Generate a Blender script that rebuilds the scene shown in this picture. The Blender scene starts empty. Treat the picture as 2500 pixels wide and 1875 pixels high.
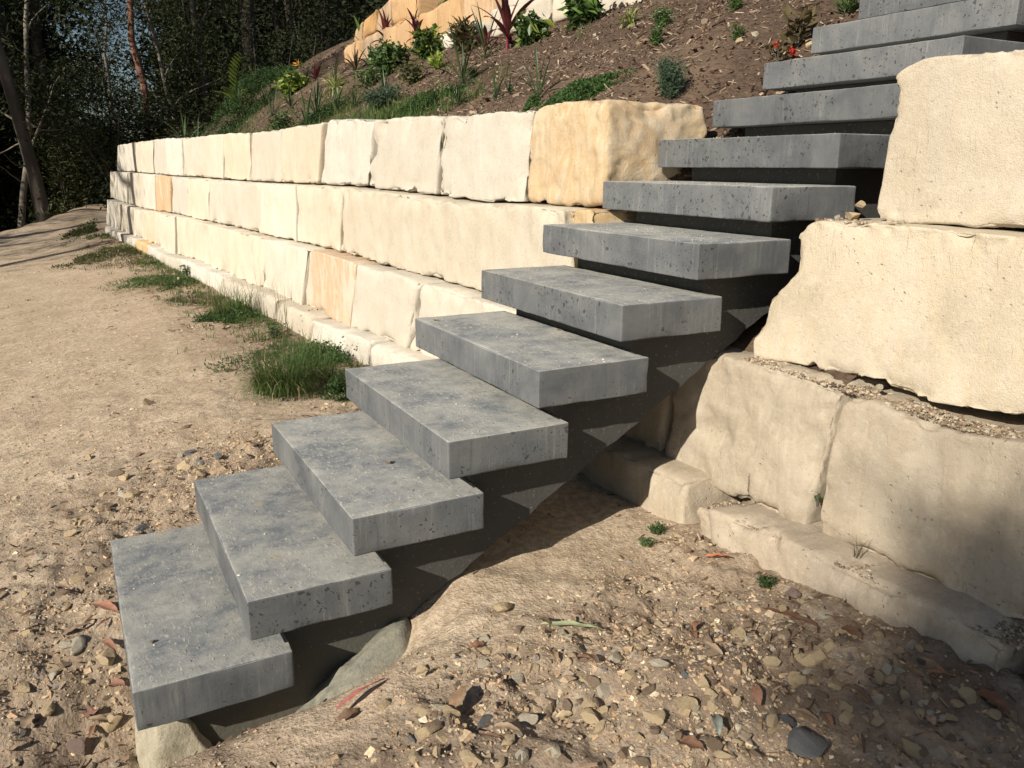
import bpy, bmesh, math, random
import numpy as np
from mathutils import Matrix, Vector, Euler

random.seed(7); rng = np.random.default_rng(7)
SC = bpy.context.scene
COL = SC.collection
PI = math.pi

# ------------------------------------------------------------------ camera, light
CAM = np.array([-0.01175551, -2.01284136, 1.27433547])
RIGHT = np.array([0.8811, -0.4730, 0.0043]); DOWN = np.array([-0.1182, -0.2289, -0.9662])
RIGHT /= np.linalg.norm(RIGHT); FWD = np.cross(RIGHT, DOWN); FWD /= np.linalg.norm(FWD); DOWN = np.cross(FWD, RIGHT)
FOC = 2004.63
cd = bpy.data.cameras.new('camera'); cam = bpy.data.objects.new('camera', cd); COL.objects.link(cam)
cd.sensor_width = 36.0; cd.lens = 36.0 * FOC / 2500.0; cd.clip_start = 0.02; cd.clip_end = 2000
cam.matrix_world = Matrix(((RIGHT[0], -DOWN[0], -FWD[0], CAM[0]), (RIGHT[1], -DOWN[1], -FWD[1], CAM[1]),
                           (RIGHT[2], -DOWN[2], -FWD[2], CAM[2]), (0, 0, 0, 1)))
SC.camera = cam
SUN = np.array([2.18, 1.0, -1.345]); SUN /= np.linalg.norm(SUN)      # direction the light travels
W = bpy.data.worlds.new('World'); SC.world = W; W.use_nodes = True
sky = W.node_tree.nodes.new('ShaderNodeTexSky'); sky.sky_type = 'NISHITA'; sky.sun_disc = False
sky.sun_elevation = math.asin(-SUN[2]); sky.sun_rotation = math.atan2(-SUN[0], -SUN[1]) % (2 * PI)
sky.air_density = 1.0; sky.dust_density = 0.6; sky.ozone_density = 1.5
bg = W.node_tree.nodes['Background']; bg.inputs[1].default_value = 0.05
W.node_tree.links.new(sky.outputs[0], bg.inputs[0])
sl = bpy.data.lights.new('sun', 'SUN'); sl.energy = 5.0; sl.angle = math.radians(0.53); sl.color = (1.0, 0.91, 0.78)
so = bpy.data.objects.new('sun', sl); COL.objects.link(so)
so.rotation_euler = Vector(SUN).to_track_quat('-Z', 'Y').to_euler(); so.location = (-8, -4, 8)
SC.view_settings.view_transform = 'Standard'; SC.view_settings.look = 'None'
SC.view_settings.exposure = 0.22; SC.view_settings.gamma = 1.0; SC.view_settings.use_curve_mapping = False
SC.render.engine = 'CYCLES'
SC.cycles.max_bounces = 5; SC.cycles.diffuse_bounces = 2; SC.cycles.transparent_max_bounces = 8
SC.cycles.use_denoising = True

# ------------------------------------------------------------------ surveying helpers
# the photograph was surveyed from the stair (regular treads); k = full frame pixel
def cr(i, u, v):
    o = {1: (0, 0), 2: (800, 0), 3: (1600, 0), 4: (0, 600), 5: (800, 600), 6: (1600, 600), 7: (0, 1200), 8: (800, 1200), 9: (1600, 1200)}[i]
    return (o[0] + u * .40687, o[1] + v * .40687)
def ov(u, v): return (u / .8848, v / .8848)
def ray(p):
    d = (p[0] - 1250) / FOC * RIGHT + (p[1] - 937.5) / FOC * DOWN + FWD
    return d / np.linalg.norm(d)
SL = 0.075                                     # the walls run x = a - SL*y
def on_wall(p, a):
    d = ray(p); t = (a - CAM[0] - SL * CAM[1]) / (d[0] + SL * d[1]); return CAM + t * d

# ------------------------------------------------------------------ noise
def _h(ix, iy, iz, s):
    n = (ix.astype(np.int64) * 374761393 + iy.astype(np.int64) * 668265263 + iz.astype(np.int64) * 2147483647 + s * 974634777) & 0xffffffff
    n = ((n ^ (n >> 13)) * 1274126177) & 0xffffffff
    n = (n ^ (n >> 16)) & 0xffffffff
    return n / 2147483647.5 - 1.0
def vnoise(P, s=0):
    i = np.floor(P); f = P - i; f = f * f * (3 - 2 * f); i = i.astype(np.int64)
    x, y, z = i[:, 0], i[:, 1], i[:, 2]; u, v, w = f[:, 0], f[:, 1], f[:, 2]
    def L(a, b, t): return a + (b - a) * t
    return L(L(L(_h(x, y, z, s), _h(x + 1, y, z, s), u), L(_h(x, y + 1, z, s), _h(x + 1, y + 1, z, s), u), v),
             L(L(_h(x, y, z + 1, s), _h(x + 1, y, z + 1, s), u), L(_h(x, y + 1, z + 1, s), _h(x + 1, y + 1, z + 1, s), u), v), w)
def fbm(P, freq, octv=3, s=0, gain=.5):
    P = np.asarray(P, float); out = np.zeros(len(P)); a = 1.0
    for o in range(octv):
        out += a * vnoise(P * freq + 17.3 * o, s + o); freq *= 2.03; a *= gain
    return out
def sst(a, b, x):
    t = np.clip((x - a) / (b - a), 0, 1); return t * t * (3 - 2 * t)

# ------------------------------------------------------------------ object helpers
def tag(o, label=None, cat=None, group=None, kind=None):
    if label: o['label'] = label
    if cat: o['category'] = cat
    if group: o['group'] = group
    if kind: o['kind'] = kind
    return o
def link(name, me, parent=None, mat=None):
    o = bpy.data.objects.new(name, me); COL.objects.link(o)
    if parent: o.parent = parent
    if mat is not None and me is not None and not me.materials: me.materials.append(mat)
    return o
def empty(name, loc=(0, 0, 0), rz=0, label=None, cat=None, group=None):
    o = bpy.data.objects.new(name, None); COL.objects.link(o); o.location = loc; o.rotation_euler = (0, 0, rz); o.empty_display_size = .1
    return tag(o, label, cat, group)
def mesh(name, V, Fq, smooth=True, cols=None, colname='tint'):
    """V (n,3) array, Fq (m,k) int array of equal size faces (or list of such arrays)"""
    if isinstance(Fq, np.ndarray): Fq = [Fq]
    me = bpy.data.meshes.new(name); V = np.asarray(V, np.float32)
    nl = sum(f.size for f in Fq); nf = sum(len(f) for f in Fq)
    me.vertices.add(len(V)); me.vertices.foreach_set('co', V.ravel())
    me.loops.add(nl); me.loops.foreach_set('vertex_index', np.concatenate([f.ravel() for f in Fq]).astype(np.int32))
    me.polygons.add(nf)
    tot = np.concatenate([np.full(len(f), f.shape[1]) for f in Fq]).astype(np.int32)
    st = np.concatenate([[0], np.cumsum(tot)[:-1]]).astype(np.int32)
    me.polygons.foreach_set('loop_start', st)
    me.polygons.foreach_set('use_smooth', np.full(nf, smooth))
    me.update(calc_edges=True)
    if cols is not None:
        a = me.color_attributes.new(colname, 'FLOAT_COLOR', 'POINT')
        c = np.ones((len(V), 4), np.float32); c[:, :3] = cols; a.data.foreach_set('color', c.ravel())
    return me
def grid_faces(nx, ny):
    i = np.arange(nx - 1)[:, None] * ny + np.arange(ny - 1)[None, :]
    i = i.ravel(); return np.stack([i, i + ny, i + ny + 1, i + 1], 1)

# ------------------------------------------------------------------ materials
class N:
    def __init__(s, name):
        s.m = bpy.data.materials.new(name); s.m.use_nodes = True; s.t = s.m.node_tree; s.p = s.t.nodes['Principled BSDF']
        s.p.inputs['Specular IOR Level'].default_value = 0.25
    def n(s, typ, **k):
        x = s.t.nodes.new(typ)
        for a, v in k.items():
            if a.startswith('_'): x.inputs[a[1:].replace('_', ' ')].default_value = v
            else: setattr(x, a, v)
        return x
    def l(s, a, b): s.t.links.new(a, b)
    def coord(s, kind='Object', scale=(1, 1, 1), off=None, rnd=True):
        c = s.n('ShaderNodeTexCoord'); m = s.n('ShaderNodeMapping'); m.inputs['Scale'].default_value = scale
        s.l(c.outputs[kind], m.inputs[0])
        if rnd:
            oi = s.n('ShaderNodeObjectInfo'); mu = s.n('ShaderNodeMath', operation='MULTIPLY'); mu.inputs[1].default_value = 37.0
            s.l(oi.outputs['Random'], mu.inputs[0]); s.l(mu.outputs[0], m.inputs['Location'])
        return m.outputs[0]
    def noise(s, co, scale, detail=4, rough=.55, dist=0):
        x = s.n('ShaderNodeTexNoise'); x.inputs['Scale'].default_value = scale; x.inputs['Detail'].default_value = detail
        x.inputs['Roughness'].default_value = rough; x.inputs['Distortion'].default_value = dist; s.l(co, x.inputs['Vector']); return x.outputs[0]
    def vor(s, co, scale, feature='F1', out='Distance', rand=1):
        x = s.n('ShaderNodeTexVoronoi', feature=feature); x.inputs['Scale'].default_value = scale; x.inputs['Randomness'].default_value = rand
        s.l(co, x.inputs['Vector']); return x.outputs[out]
    def ramp(s, v, pts):
        x = s.n('ShaderNodeValToRGB'); e = x.color_ramp.elements
        while len(e) < len(pts): e.new(.5)
        for i, (p, c) in enumerate(pts):
            e[i].position = p; e[i].color = (c, c, c, 1) if not hasattr(c, '__len__') else (*c, 1)
        s.l(v, x.inputs[0]); return x.outputs[0]
    def mix(s, f, a, b, mode='MIX'):
        x = s.n('ShaderNodeMix', data_type='RGBA', blend_type=mode)
        for sock, v in ((x.inputs[0], f), (x.inputs[6], a), (x.inputs[7], b)):
            if hasattr(v, 'is_output'): s.l(v, sock)
            elif hasattr(v, '__len__'): sock.default_value = (*v, 1)
            else: sock.default_value = v if sock == x.inputs[0] else (v, v, v, 1)
        return x.outputs[2]
    def math(s, op, a, b=0.0, c=None):
        x = s.n('ShaderNodeMath', operation=op)
        for i, v in enumerate((a, b) if c is None else (a, b, c)):
            if hasattr(v, 'is_output'): s.l(v, x.inputs[i])
            else: x.inputs[i].default_value = v
        return x.outputs[0]
    def bump(s, h, dist, strength=1.0, prev=None):
        x = s.n('ShaderNodeBump'); x.inputs['Distance'].default_value = dist; x.inputs['Strength'].default_value = strength
        s.l(h, x.inputs['Height'])
        if prev is not None: s.l(prev, x.inputs['Normal'])
        return x.outputs[0]
    def fin(s, col, rough=.9, normal=None, trans=None):
        if hasattr(col, 'is_output'): s.l(col, s.p.inputs['Base Color'])
        else: s.p.inputs['Base Color'].default_value = (*col, 1)
        if hasattr(rough, 'is_output'): s.l(rough, s.p.inputs['Roughness'])
        else: s.p.inputs['Roughness'].default_value = rough
        if normal is not None: s.l(normal, s.p.inputs['Normal'])
        return s.m

def mat_stone(name, base, alt, band=None, bandamt=0.0, grime=.35):
    s = N(name); co = s.coord()
    wc = s.coord('Object', rnd=False)
    n1 = s.noise(co, 2.2, 5, .6); n2 = s.noise(co, 9, 5, .6); n3 = s.noise(co, 60, 4, .7)
    c = s.mix(s.ramp(n1, [(.35, 0), (.68, 1)]), base, alt)
    if band:
        bc = s.coord(scale=(.6, 3.2, .55)); bn = s.noise(bc, 2.0, 3, .5, 1.2)
        w = s.ramp(bn, [(.40, 0), (.50, 1), (.53, .15), (.60, .9), (.70, .2)])
        c = s.mix(s.math('MULTIPLY', w, bandamt), c, band)
    c = s.mix(s.math('MULTIPLY', s.ramp(n2, [(.45, 0), (.75, 1)]), .3), c, tuple(x * .8 for x in base))
    # grime blotches and lichen specks
    g = s.ramp(s.noise(co, 4.3, 6, .7), [(.56, 0), (.72, 1)])
    c = s.mix(s.math('MULTIPLY', g, grime), c, (.36, .30, .21))
    sp = s.ramp(s.noise(s.coord(scale=(1, 1, 1.7)), 75, 4, .7), [(.58, 0), (.68, 1)])
    c = s.mix(s.math('MULTIPLY', sp, .42), c, (.26, .21, .14))
    c = s.mix(s.math('MULTIPLY', s.ramp(n3, [(.3, 1), (.5, 0)]), .18), c, (.86, .78, .62))
    run = s.math('MULTIPLY', s.ramp(s.noise(s.coord(scale=(1, 7, .8)), 2.4, 4, .6), [(.56, 0), (.70, 1)]), s.ramp(s.noise(co, 1.7, 3), [(.45, 0), (.6, 1)]))
    c = s.mix(s.math('MULTIPLY', run, grime * .7), c, (.42, .34, .24))
    fl = s.ramp(s.vor(co, 48), [(.05, 1), (.11, 0)]); c = s.mix(s.math('MULTIPLY', fl, .45), c, (.22, .18, .13))
    # per block shade
    oi = s.n('ShaderNodeObjectInfo'); hs = s.n('ShaderNodeHueSaturation')
    s.l(c, hs.inputs['Color']); s.l(s.math('MULTIPLY_ADD', oi.outputs['Random'], .16, .92), hs.inputs['Value'])
    s.l(s.math('MULTIPLY_ADD', s.math('FRACT', s.math('MULTIPLY', oi.outputs['Random'], 7.3)), .30, .70), hs.inputs['Saturation'])
    # tool scratches, pits, grain
    sc = s.coord(scale=(1, 9, 2.4)); scr = s.math('MULTIPLY', s.ramp(s.noise(sc, 5, 3, .5, .6), [(.58, 0), (.66, 1)]), s.ramp(s.noise(co, 2.3, 2), [(.5, 0), (.6, 1)]))
    pit = s.ramp(s.vor(co, 34), [(.05, 0), (.16, 1)])
    pm = s.ramp(s.noise(co, 5, 3), [(.5, 1), (.62, 0)])
    pit2 = s.mix(pm, pit, 1.0)
    pk = s.noise(s.coord(scale=(1, 2.2, 1)), 38, 5, .75, .5)
    b = s.bump(n3, .003, .6); b = s.bump(s.noise(co, 14, 5, .6), .008, .35, b); b = s.bump(pk, .004, .35, b); b = s.bump(scr, .003, .5, b); b = s.bump(pit2, .006, .7, b)
    b = s.bump(s.noise(co, 240, 2, .6), .002, .9, b)
    return s.fin(hs.outputs[0], .93, b)

def mat_concrete():
    s = N('grey cast concrete'); co = s.coord()
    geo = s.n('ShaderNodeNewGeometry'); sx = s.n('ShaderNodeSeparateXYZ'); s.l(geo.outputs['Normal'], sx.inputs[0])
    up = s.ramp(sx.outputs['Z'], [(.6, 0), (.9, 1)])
    n1 = s.noise(co, 5.5, 6, .66, .4); n2 = s.noise(co, 19, 6, .7)
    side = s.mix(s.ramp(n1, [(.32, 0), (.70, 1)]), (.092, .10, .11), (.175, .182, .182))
    st = s.coord(scale=(75, 75, 5)); stn = s.noise(st, 1.0, 5, .65)
    stm = s.math('MULTIPLY', s.ramp(stn, [(.54, 0), (.70, 1)]), s.ramp(s.noise(co, 5, 3), [(.42, 0), (.62, 1)]))
    side = s.mix(s.math('MULTIPLY', stm, .38), side, (.36, .36, .34))
    side = s.mix(s.math('MULTIPLY', s.ramp(stn, [(.30, 1), (.42, 0)]), .40), side, (.065, .072, .085))
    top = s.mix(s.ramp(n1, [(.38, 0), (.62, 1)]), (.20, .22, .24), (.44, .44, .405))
    top = s.mix(s.math('MULTIPLY', s.ramp(n2, [(.42, 0), (.66, 1)]), .5), top, (.52, .515, .465))
    zone = s.ramp(s.noise(co, 4.2, 3, .5), [(.34, 0), (.54, 1)])
    sm = s.coord(scale=(1.6, .75, 1)); spk = s.ramp(s.noise(sm, 52, 6, .78, .2), [(.52, 0), (.62, 1)])
    top = s.mix(s.math('MULTIPLY', s.math('MULTIPLY', spk, zone), .62), top, (.76, .73, .63))
    fine = s.ramp(s.noise(co, 130, 2, .6), [(.63, 0), (.72, 1)])
    top = s.mix(s.math('MULTIPLY', fine, .4), top, (.60, .59, .53))
    dk = s.ramp(s.noise(co, 48, 3, .6), [(.30, 1), (.40, 0)])
    top = s.mix(s.math('MULTIPLY', dk, .5), top, (.12, .135, .15))
    mud = s.ramp(s.noise(co, 7.5, 2, .5), [(.69, 0), (.74, 1)])
    top = s.mix(s.math('MULTIPLY', mud, .55), top, (.50, .42, .28))
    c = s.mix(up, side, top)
    # bug holes: clustered irregular air voids
    wob = s.n('ShaderNodeMix', data_type='VECTOR'); wob.inputs[0].default_value = .03
    nz = s.n('ShaderNodeTexNoise'); nz.inputs['Scale'].default_value = 60; s.l(co, nz.inputs['Vector']); s.l(co, wob.inputs[4]); s.l(nz.outputs[1], wob.inputs[5])
    d = s.vor(wob.outputs[1], 38); d2 = s.vor(wob.outputs[1], 85)
    zn = s.ramp(s.noise(co, 4.5, 3, .6), [(.38, 0), (.57, 1)])
    thr = s.math('MULTIPLY', zn, s.math('MULTIPLY', s.noise(co, 31, 2), .42)); h1 = s.math('LESS_THAN', d, thr)
    h2 = s.math('LESS_THAN', d2, s.math('MULTIPLY_ADD', zn, .12, .06))
    h = s.math('MAXIMUM', h1, h2); h = s.math('MULTIPLY', h, s.math('SUBTRACT', 1.0, up))
    c = s.mix(s.math('MULTIPLY', h, .72), c, (.035, .036, .036))
    oi = s.n('ShaderNodeObjectInfo'); hs = s.n('ShaderNodeHueSaturation'); s.l(c, hs.inputs['Color']); s.l(s.math('MULTIPLY_ADD', oi.outputs['Random'], .30, .86), hs.inputs['Value']); c = hs.outputs[0]
    b = s.bump(s.math('SUBTRACT', 1.0, h), .004, .9); b = s.bump(n2, .003, .35, b); b = s.bump(s.noise(co, 160, 3, .6), .0012, .55, b)
    b = s.bump(s.math('MULTIPLY', spk, up), .0015, .6, b)
    return s.fin(c, s.ramp(n2, [(.3, .55), (.7, .85)]), b)

def mat_spine():
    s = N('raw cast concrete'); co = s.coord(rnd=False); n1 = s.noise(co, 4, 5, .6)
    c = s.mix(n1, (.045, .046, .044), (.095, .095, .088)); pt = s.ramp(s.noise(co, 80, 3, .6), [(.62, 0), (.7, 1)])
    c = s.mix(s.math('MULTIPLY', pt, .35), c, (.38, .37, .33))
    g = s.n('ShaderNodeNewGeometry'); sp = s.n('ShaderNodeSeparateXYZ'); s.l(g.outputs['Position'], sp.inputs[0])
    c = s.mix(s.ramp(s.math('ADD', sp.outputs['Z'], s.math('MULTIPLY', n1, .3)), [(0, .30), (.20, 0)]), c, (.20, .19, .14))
    return s.fin(c, .9, s.bump(s.noise(co, 60, 4, .65), .004, .7))

def mat_dirt():
    s = N('sandy tan dirt'); co = s.coord(rnd=False)
    n1 = s.noise(co, .55, 5, .6, .4); n2 = s.noise(co, 3.5, 6, .65); n3 = s.noise(co, 30, 5, .7)
    c = s.mix(s.ramp(n2, [(.32, 0), (.68, 1)]), (.44, .345, .245), (.62, .515, .385))
    c = s.mix(s.math('MULTIPLY', s.ramp(n1, [(.45, 0), (.62, 1)]), .5), c, (.57, .445, .325))
    c = s.mix(s.math('MULTIPLY', s.ramp(n3, [(.42, 1), (.56, 0)]), .55), c, (.27, .20, .135))
    c = s.mix(s.math('MULTIPLY', s.ramp(n3, [(.58, 0), (.74, 1)]), .5), c, (.66, .55, .38))
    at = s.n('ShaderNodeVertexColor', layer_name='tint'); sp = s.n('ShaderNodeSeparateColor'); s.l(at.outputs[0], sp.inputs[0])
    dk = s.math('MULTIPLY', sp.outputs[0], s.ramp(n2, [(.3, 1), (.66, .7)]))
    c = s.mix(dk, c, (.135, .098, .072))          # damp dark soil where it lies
    cell = s.vor(co, 95); cc = s.n('ShaderNodeTexVoronoi'); cc.inputs['Scale'].default_value = 95; s.l(co, cc.inputs['Vector'])
    c = s.mix(.18, c, s.mix(1.0, c, s.ramp(cc.outputs['Color'], [(0, .45), (1, 1.6)]), 'MULTIPLY'))
    b = s.bump(cell, .004, .55); b = s.bump(n3, .012, .75, b); b = s.bump(s.noise(co, 130, 4, .7), .003, .9, b); b = s.bump(n2, .03, .6, b)
    return s.fin(c, .97, b)

def mat_mulch():
    s = N('brown bark mulch'); co = s.coord(rnd=False)
    n1 = s.noise(co, 1.2, 5, .6); n2 = s.noise(co, 28, 5, .75)
    c = s.mix(s.ramp(n2, [(.3, 0), (.7, 1)]), (.055, .036, .026), (.165, .115, .082))
    c = s.mix(s.math('MULTIPLY', s.ramp(n1, [(.48, 0), (.66, 1)]), .6), c, (.26, .19, .13))
    b = s.bump(n2, .02, .9); b = s.bump(s.noise(co, 90, 3, .7), .006, .9, b)
    return s.fin(c, .95, b)

def mat_tint(name, rough=.9, bumpd=.0015, scale=140, sat=None, spec=.2, nz=.35):
    """colour from the mesh's own tint attribute, broken up by grain"""
    s = N(name); co = s.coord(); at = s.n('ShaderNodeVertexColor', layer_name='tint')
    n = s.noise(co, scale, 4, .7)
    c = s.mix(1.0, at.outputs[0], s.ramp(n, [(.25, 1 - nz), (.75, 1 + nz)]), 'MULTIPLY')
    s.p.inputs['Specular IOR Level'].default_value = spec
    return s.fin(c, rough, s.bump(n, bumpd, .8))

def mat_rock(name, a, b_):
    s = N(name); co = s.coord(); n1 = s.noise(co, 25, 5, .65); n2 = s.noise(co, 120, 4, .7)
    c = s.mix(s.ramp(n1, [(.3, 0), (.7, 1)]), a, b_); c = s.mix(s.math('MULTIPLY', s.ramp(n2, [(.35, 1), (.5, 0)]), .4), c, tuple(x * .5 for x in a))
    return s.fin(c, .93, s.bump(n2, .002, .9, s.bump(n1, .008, .7)))

def mat_leaf(name, a, b_, rough=.5, spec=.4, trans=.25, scale=8, stripe=None):
    s = N(name); co = s.coord(); n1 = s.noise(co, scale, 3, .6)
    c = s.mix(s.ramp(n1, [(.35, 0), (.65, 1)]), a, b_)
    oi = s.n('ShaderNodeObjectInfo'); hs = s.n('ShaderNodeHueSaturation'); s.l(c, hs.inputs['Color'])
    s.l(s.math('MULTIPLY_ADD', oi.outputs['Random'], .5, .75), hs.inputs['Value']); c = hs.outputs[0]
    if stripe:
        at = s.n('ShaderNodeVertexColor', layer_name='tint'); sp = s.n('ShaderNodeSeparateColor'); s.l(at.outputs[0], sp.inputs[0])
        c = s.mix(sp.outputs[1], c, stripe)
    s.p.inputs['Specular IOR Level'].default_value = spec
    m = s.fin(c, rough)
    if trans:
        tr = s.n('ShaderNodeBsdfTranslucent'); ms = s.n('ShaderNodeMixShader'); ms.inputs[0].default_value = trans
        s.l(c, tr.inputs[0]); out = s.t.nodes['Material Output']; s.l(s.p.outputs[0], ms.inputs[1]); s.l(tr.outputs[0], ms.inputs[2]); s.l(ms.outputs[0], out.inputs[0])
    return m

def mat_bark(name, a, b_, streak=(.6, .6, .12)):
    s = N(name); co = s.coord(scale=streak); n1 = s.noise(co, 18, 5, .7); n2 = s.noise(s.coord(), 2.0, 3)
    c = s.mix(s.ramp(n1, [(.3, 0), (.7, 1)]), a, b_); c = s.mix(s.math('MULTIPLY', s.ramp(n2, [(.4, 0), (.6, 1)]), .5), c, tuple(x * .55 for x in a))
    return s.fin(c, .92, s.bump(n1, .03, .8))

M = dict(
    cream=mat_stone('cream sandstone', (.60, .54, .43), (.67, .615, .505), (.60, .49, .34), .3),
    pale=mat_stone('pale cream sandstone', (.61, .565, .47), (.68, .635, .54), (.57, .51, .41), .35),
    warm=mat_stone('warm cream sandstone', (.61, .53, .41), (.67, .60, .48), (.61, .45, .28), .45),
    stripe=mat_stone('streaked orange sandstone', (.62, .51, .37), (.67, .58, .45), (.60, .34, .14), .95, .15),
    orange=mat_stone('orange banded sandstone', (.61, .46, .25), (.69, .60, .45), (.57, .36, .14), .85, .25),
    ochre=mat_stone('ochre sandstone', (.56, .345, .145), (.62, .42, .21), (.50, .27, .10), .8, .2),
    dusty=mat_stone('dusty buff sandstone', (.47, .405, .31), (.55, .48, .375), (.40, .32, .22), .45, .75),
    base=mat_stone('brownish footing sandstone', (.44, .35, .24), (.53, .44, .315), (.38, .29, .19), .4, .7), pad=mat_rock('pale rough concrete', (.33, .30, .22), (.47, .43, .33)),
    near=mat_stone('buff sandstone', (.52, .455, .35), (.61, .545, .435), (.55, .45, .30), .35, .5),
    concrete=mat_concrete(), spine=mat_spine(), dirt=mat_dirt(), mulch=mat_mulch(),
    pebble=mat_tint('loose gravel'), chip=mat_tint('bark chips', scale=60), bits=mat_tint('fallen leaves and bark', .7, .001, 60, spec=.3, nz=.25),
    rtan=mat_rock('tan stone', (.57, .435, .26), (.70, .57, .38)), rpale=mat_rock('pale cream stone', (.55, .485, .37), (.66, .60, .48)),
    rgrey=mat_rock('blue grey stone', (.135, .14, .145), (.26, .262, .255)), rbrown=mat_rock('brown clod', (.24, .175, .12), (.37, .28, .195)),
    rpurp=mat_rock('purple brown stone', (.26, .19, .16), (.34, .26, .22)), spill=mat_rock('green grey set concrete', (.16, .165, .14), (.32, .30, .235)),
    gum=mat_leaf('gum leaves', (.026, .037, .014), (.068, .078, .030), .6, .25, .2, 1.5),
    gum2=mat_leaf('yellow green leaves', (.05, .062, .018), (.095, .10, .035), .5, .3, .2, 1.5),
    dark=mat_leaf('dark understorey leaves', (.012, .020, .008), (.032, .040, .016), .7, .2, .1, 1.5),
    grass=mat_leaf('green grass', (.065, .125, .030), (.13, .20, .055), .5, .3, .3, 20),
    turf=mat_leaf('light green turf', (.075, .13, .032), (.15, .20, .065), .55, .3, .3, 3),  # short grass in a slightly lighter, yellower green
    straw=mat_leaf('dry straw', (.36, .30, .15), (.48, .41, .24), .7, .2, .3, 20),
    cover=mat_leaf('dark green ground cover', (.035, .080, .022), (.075, .135, .038), .55, .3, .25, 20),
    juni=mat_leaf('blue green needles', (.040, .075, .045), (.085, .125, .075), .6, .3, .2, 20),
    strap=mat_leaf('dark green straps', (.040, .080, .030), (.080, .125, .045), .38, .5, .2),
    lime=mat_leaf('lime green leaves', (.20, .30, .045), (.34, .42, .09), .42, .4, .35, 12),
    green=mat_leaf('glossy green leaves', (.050, .10, .028), (.10, .16, .05), .4, .4, .25, 12),
    bright=mat_leaf('fresh green leaves', (.14, .27, .05), (.22, .36, .09), .4, .4, .35, 10),
    red=mat_leaf('dark red leaves', (.085, .022, .026), (.17, .042, .042), .35, .5, .2),
    plum=mat_leaf('plum leaves', (.065, .020, .040), (.15, .045, .075), .35, .5, .2),
    pink=mat_leaf('pink stalks', (.42, .06, .12), (.28, .03, .06), .4, .4, .3),
    vari=mat_leaf('cream striped leaves', (.14, .23, .05), (.20, .30, .08), .45, .4, .3, stripe=(.62, .60, .30)),
    bronze=mat_leaf('bronze leaves', (.075, .060, .030), (.12, .10, .045), .4, .4, .2),
    flower=mat_leaf('red petals', (.55, .03, .02), (.7, .08, .05), .5, .3, .2),
    yflower=mat_leaf('orange petals', (.75, .33, .05), (.8, .45, .1), .5, .3, .2),
    bgrey=mat_bark('grey bark', (.085, .072, .058), (.17, .145, .12)), bdark=mat_bark('dark ironbark', (.035, .028, .024), (.085, .068, .055)),
    bred=mat_bark('reddish bark', (.19, .085, .055), (.30, .17, .12)), bpale=mat_bark('pale bark', (.19, .165, .135), (.30, .265, .22)),
    litter=mat_rock('leaf litter', (.045, .034, .022), (.10, .075, .05)), post=mat_rock('dark timber', (.05, .045, .045), (.09, .085, .085)),
)

# ------------------------------------------------------------------ the ground
def ground_z(x, y):
    x = np.asarray(x, float); y = np.asarray(y, float)
    P = np.stack([x, y, x * 0], 1)
    z = .02 - .15 * np.clip(.62 - x, 0, 1.7) * sst(-3, 0, y + 3) - .05 * np.clip(-1.1 - x, 0, 6)
    z = z + .012 * sst(1.5, 1.75, x) * (y < 14)
    # scraped pit round the foot of the stair, low spoil mounds beside it
    z -= .24 * np.exp(-((y - .17) / .22) ** 2) * sst(.96, .52, x) * sst(-.75, .0, x)
    z -= .06 * np.exp(-((y + .05) / .35) ** 2 - ((x - .15) / .4) ** 2)
    z += .05 * np.exp(-((x - .62) / .35) ** 2 - ((y - 1.42) / .22) ** 2)
    z += .05 * np.exp(-((x - .98) / .3) ** 2 - ((y - 1.75) / .2) ** 2)
    z += .085 * np.exp(-((x - 1.27) / .20) ** 2 - ((y + .66) / .14) ** 2)
    z -= .06 * np.exp(-((x - .60) / .22) ** 2 - ((y + .03) / .10) ** 2)
    z += .05 * np.exp(-((x - 1.72) / .25) ** 2 - ((y + .85) / .25) ** 2)
    near = sst(7, 2, np.hypot(x - .5, y))
    z += fbm(P, 1.7, 3, 3) * .018 + near * (fbm(P, 9, 3, 5) * .008)
    rough = rubble(x, y)
    z += near * rough * (fbm(P, 20, 4, 9) * .017 + np.abs(fbm(P, 42, 2, 10)) * .008)
    # track edge: beyond it the land drops into the wood, then climbs again
    edge = y - (19.0 + 3.2 * (x + 1.2)) - .6 * fbm(P, .35, 2, 11)
    z += .10 * sst(-3, 0, edge) - 1.6 * sst(0, 7, edge) + 2.5 * sst(12, 60, edge) + .25 * sst(2, 8, edge) * fbm(P, .3, 3, 13)
    return z
def rubble(x, y):
    """where the ground is broken stones (1) rather than swept dirt (0)"""
    a = np.exp(-((x + .05) / .38) ** 2 - ((y - .62) / .9) ** 2) * 1.2 * (x < .3)
    b = np.exp(-((x - .55) / .5) ** 2 - ((y - 1.45) / .33) ** 2) * 1.2
    c = sst(-.12, -.42, y - .30 * (x - .9)) * sst(-.5, .3, x) * 1.05
    d = np.exp(-((x - 1.25) / .35) ** 2 - ((y - 1.95) / .25) ** 2) * .7
    return np.clip(a + b + c + d, 0, 1)
def graded(lo, a, b, hi, step, grow=1.09):
    mid = list(np.arange(a, b, step)); up = []; s = step; v = b
    while v < hi: up.append(v); s = min(s * grow, 4); v += s
    dn = []; s = step; v = a - step
    while v > lo: dn.append(v); s = min(s * grow, 4); v -= s
    return np.array(dn[::-1] + mid + up + [hi])
gx = graded(-120, -.7, 2.25, 160, .0145); gy = graded(-90, -1.35, 3.1, 200, .0165)
X, Y = np.meshgrid(gx, gy, indexing='ij'); X = X.ravel(); Y = Y.ravel()
Z = ground_z(X, Y)
dark = np.clip(rubble(X, Y) * .85 * (fbm(np.stack([X, Y, X * 0], 1), 3.1, 3, 21) * .5 + .65), 0, 1)
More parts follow.
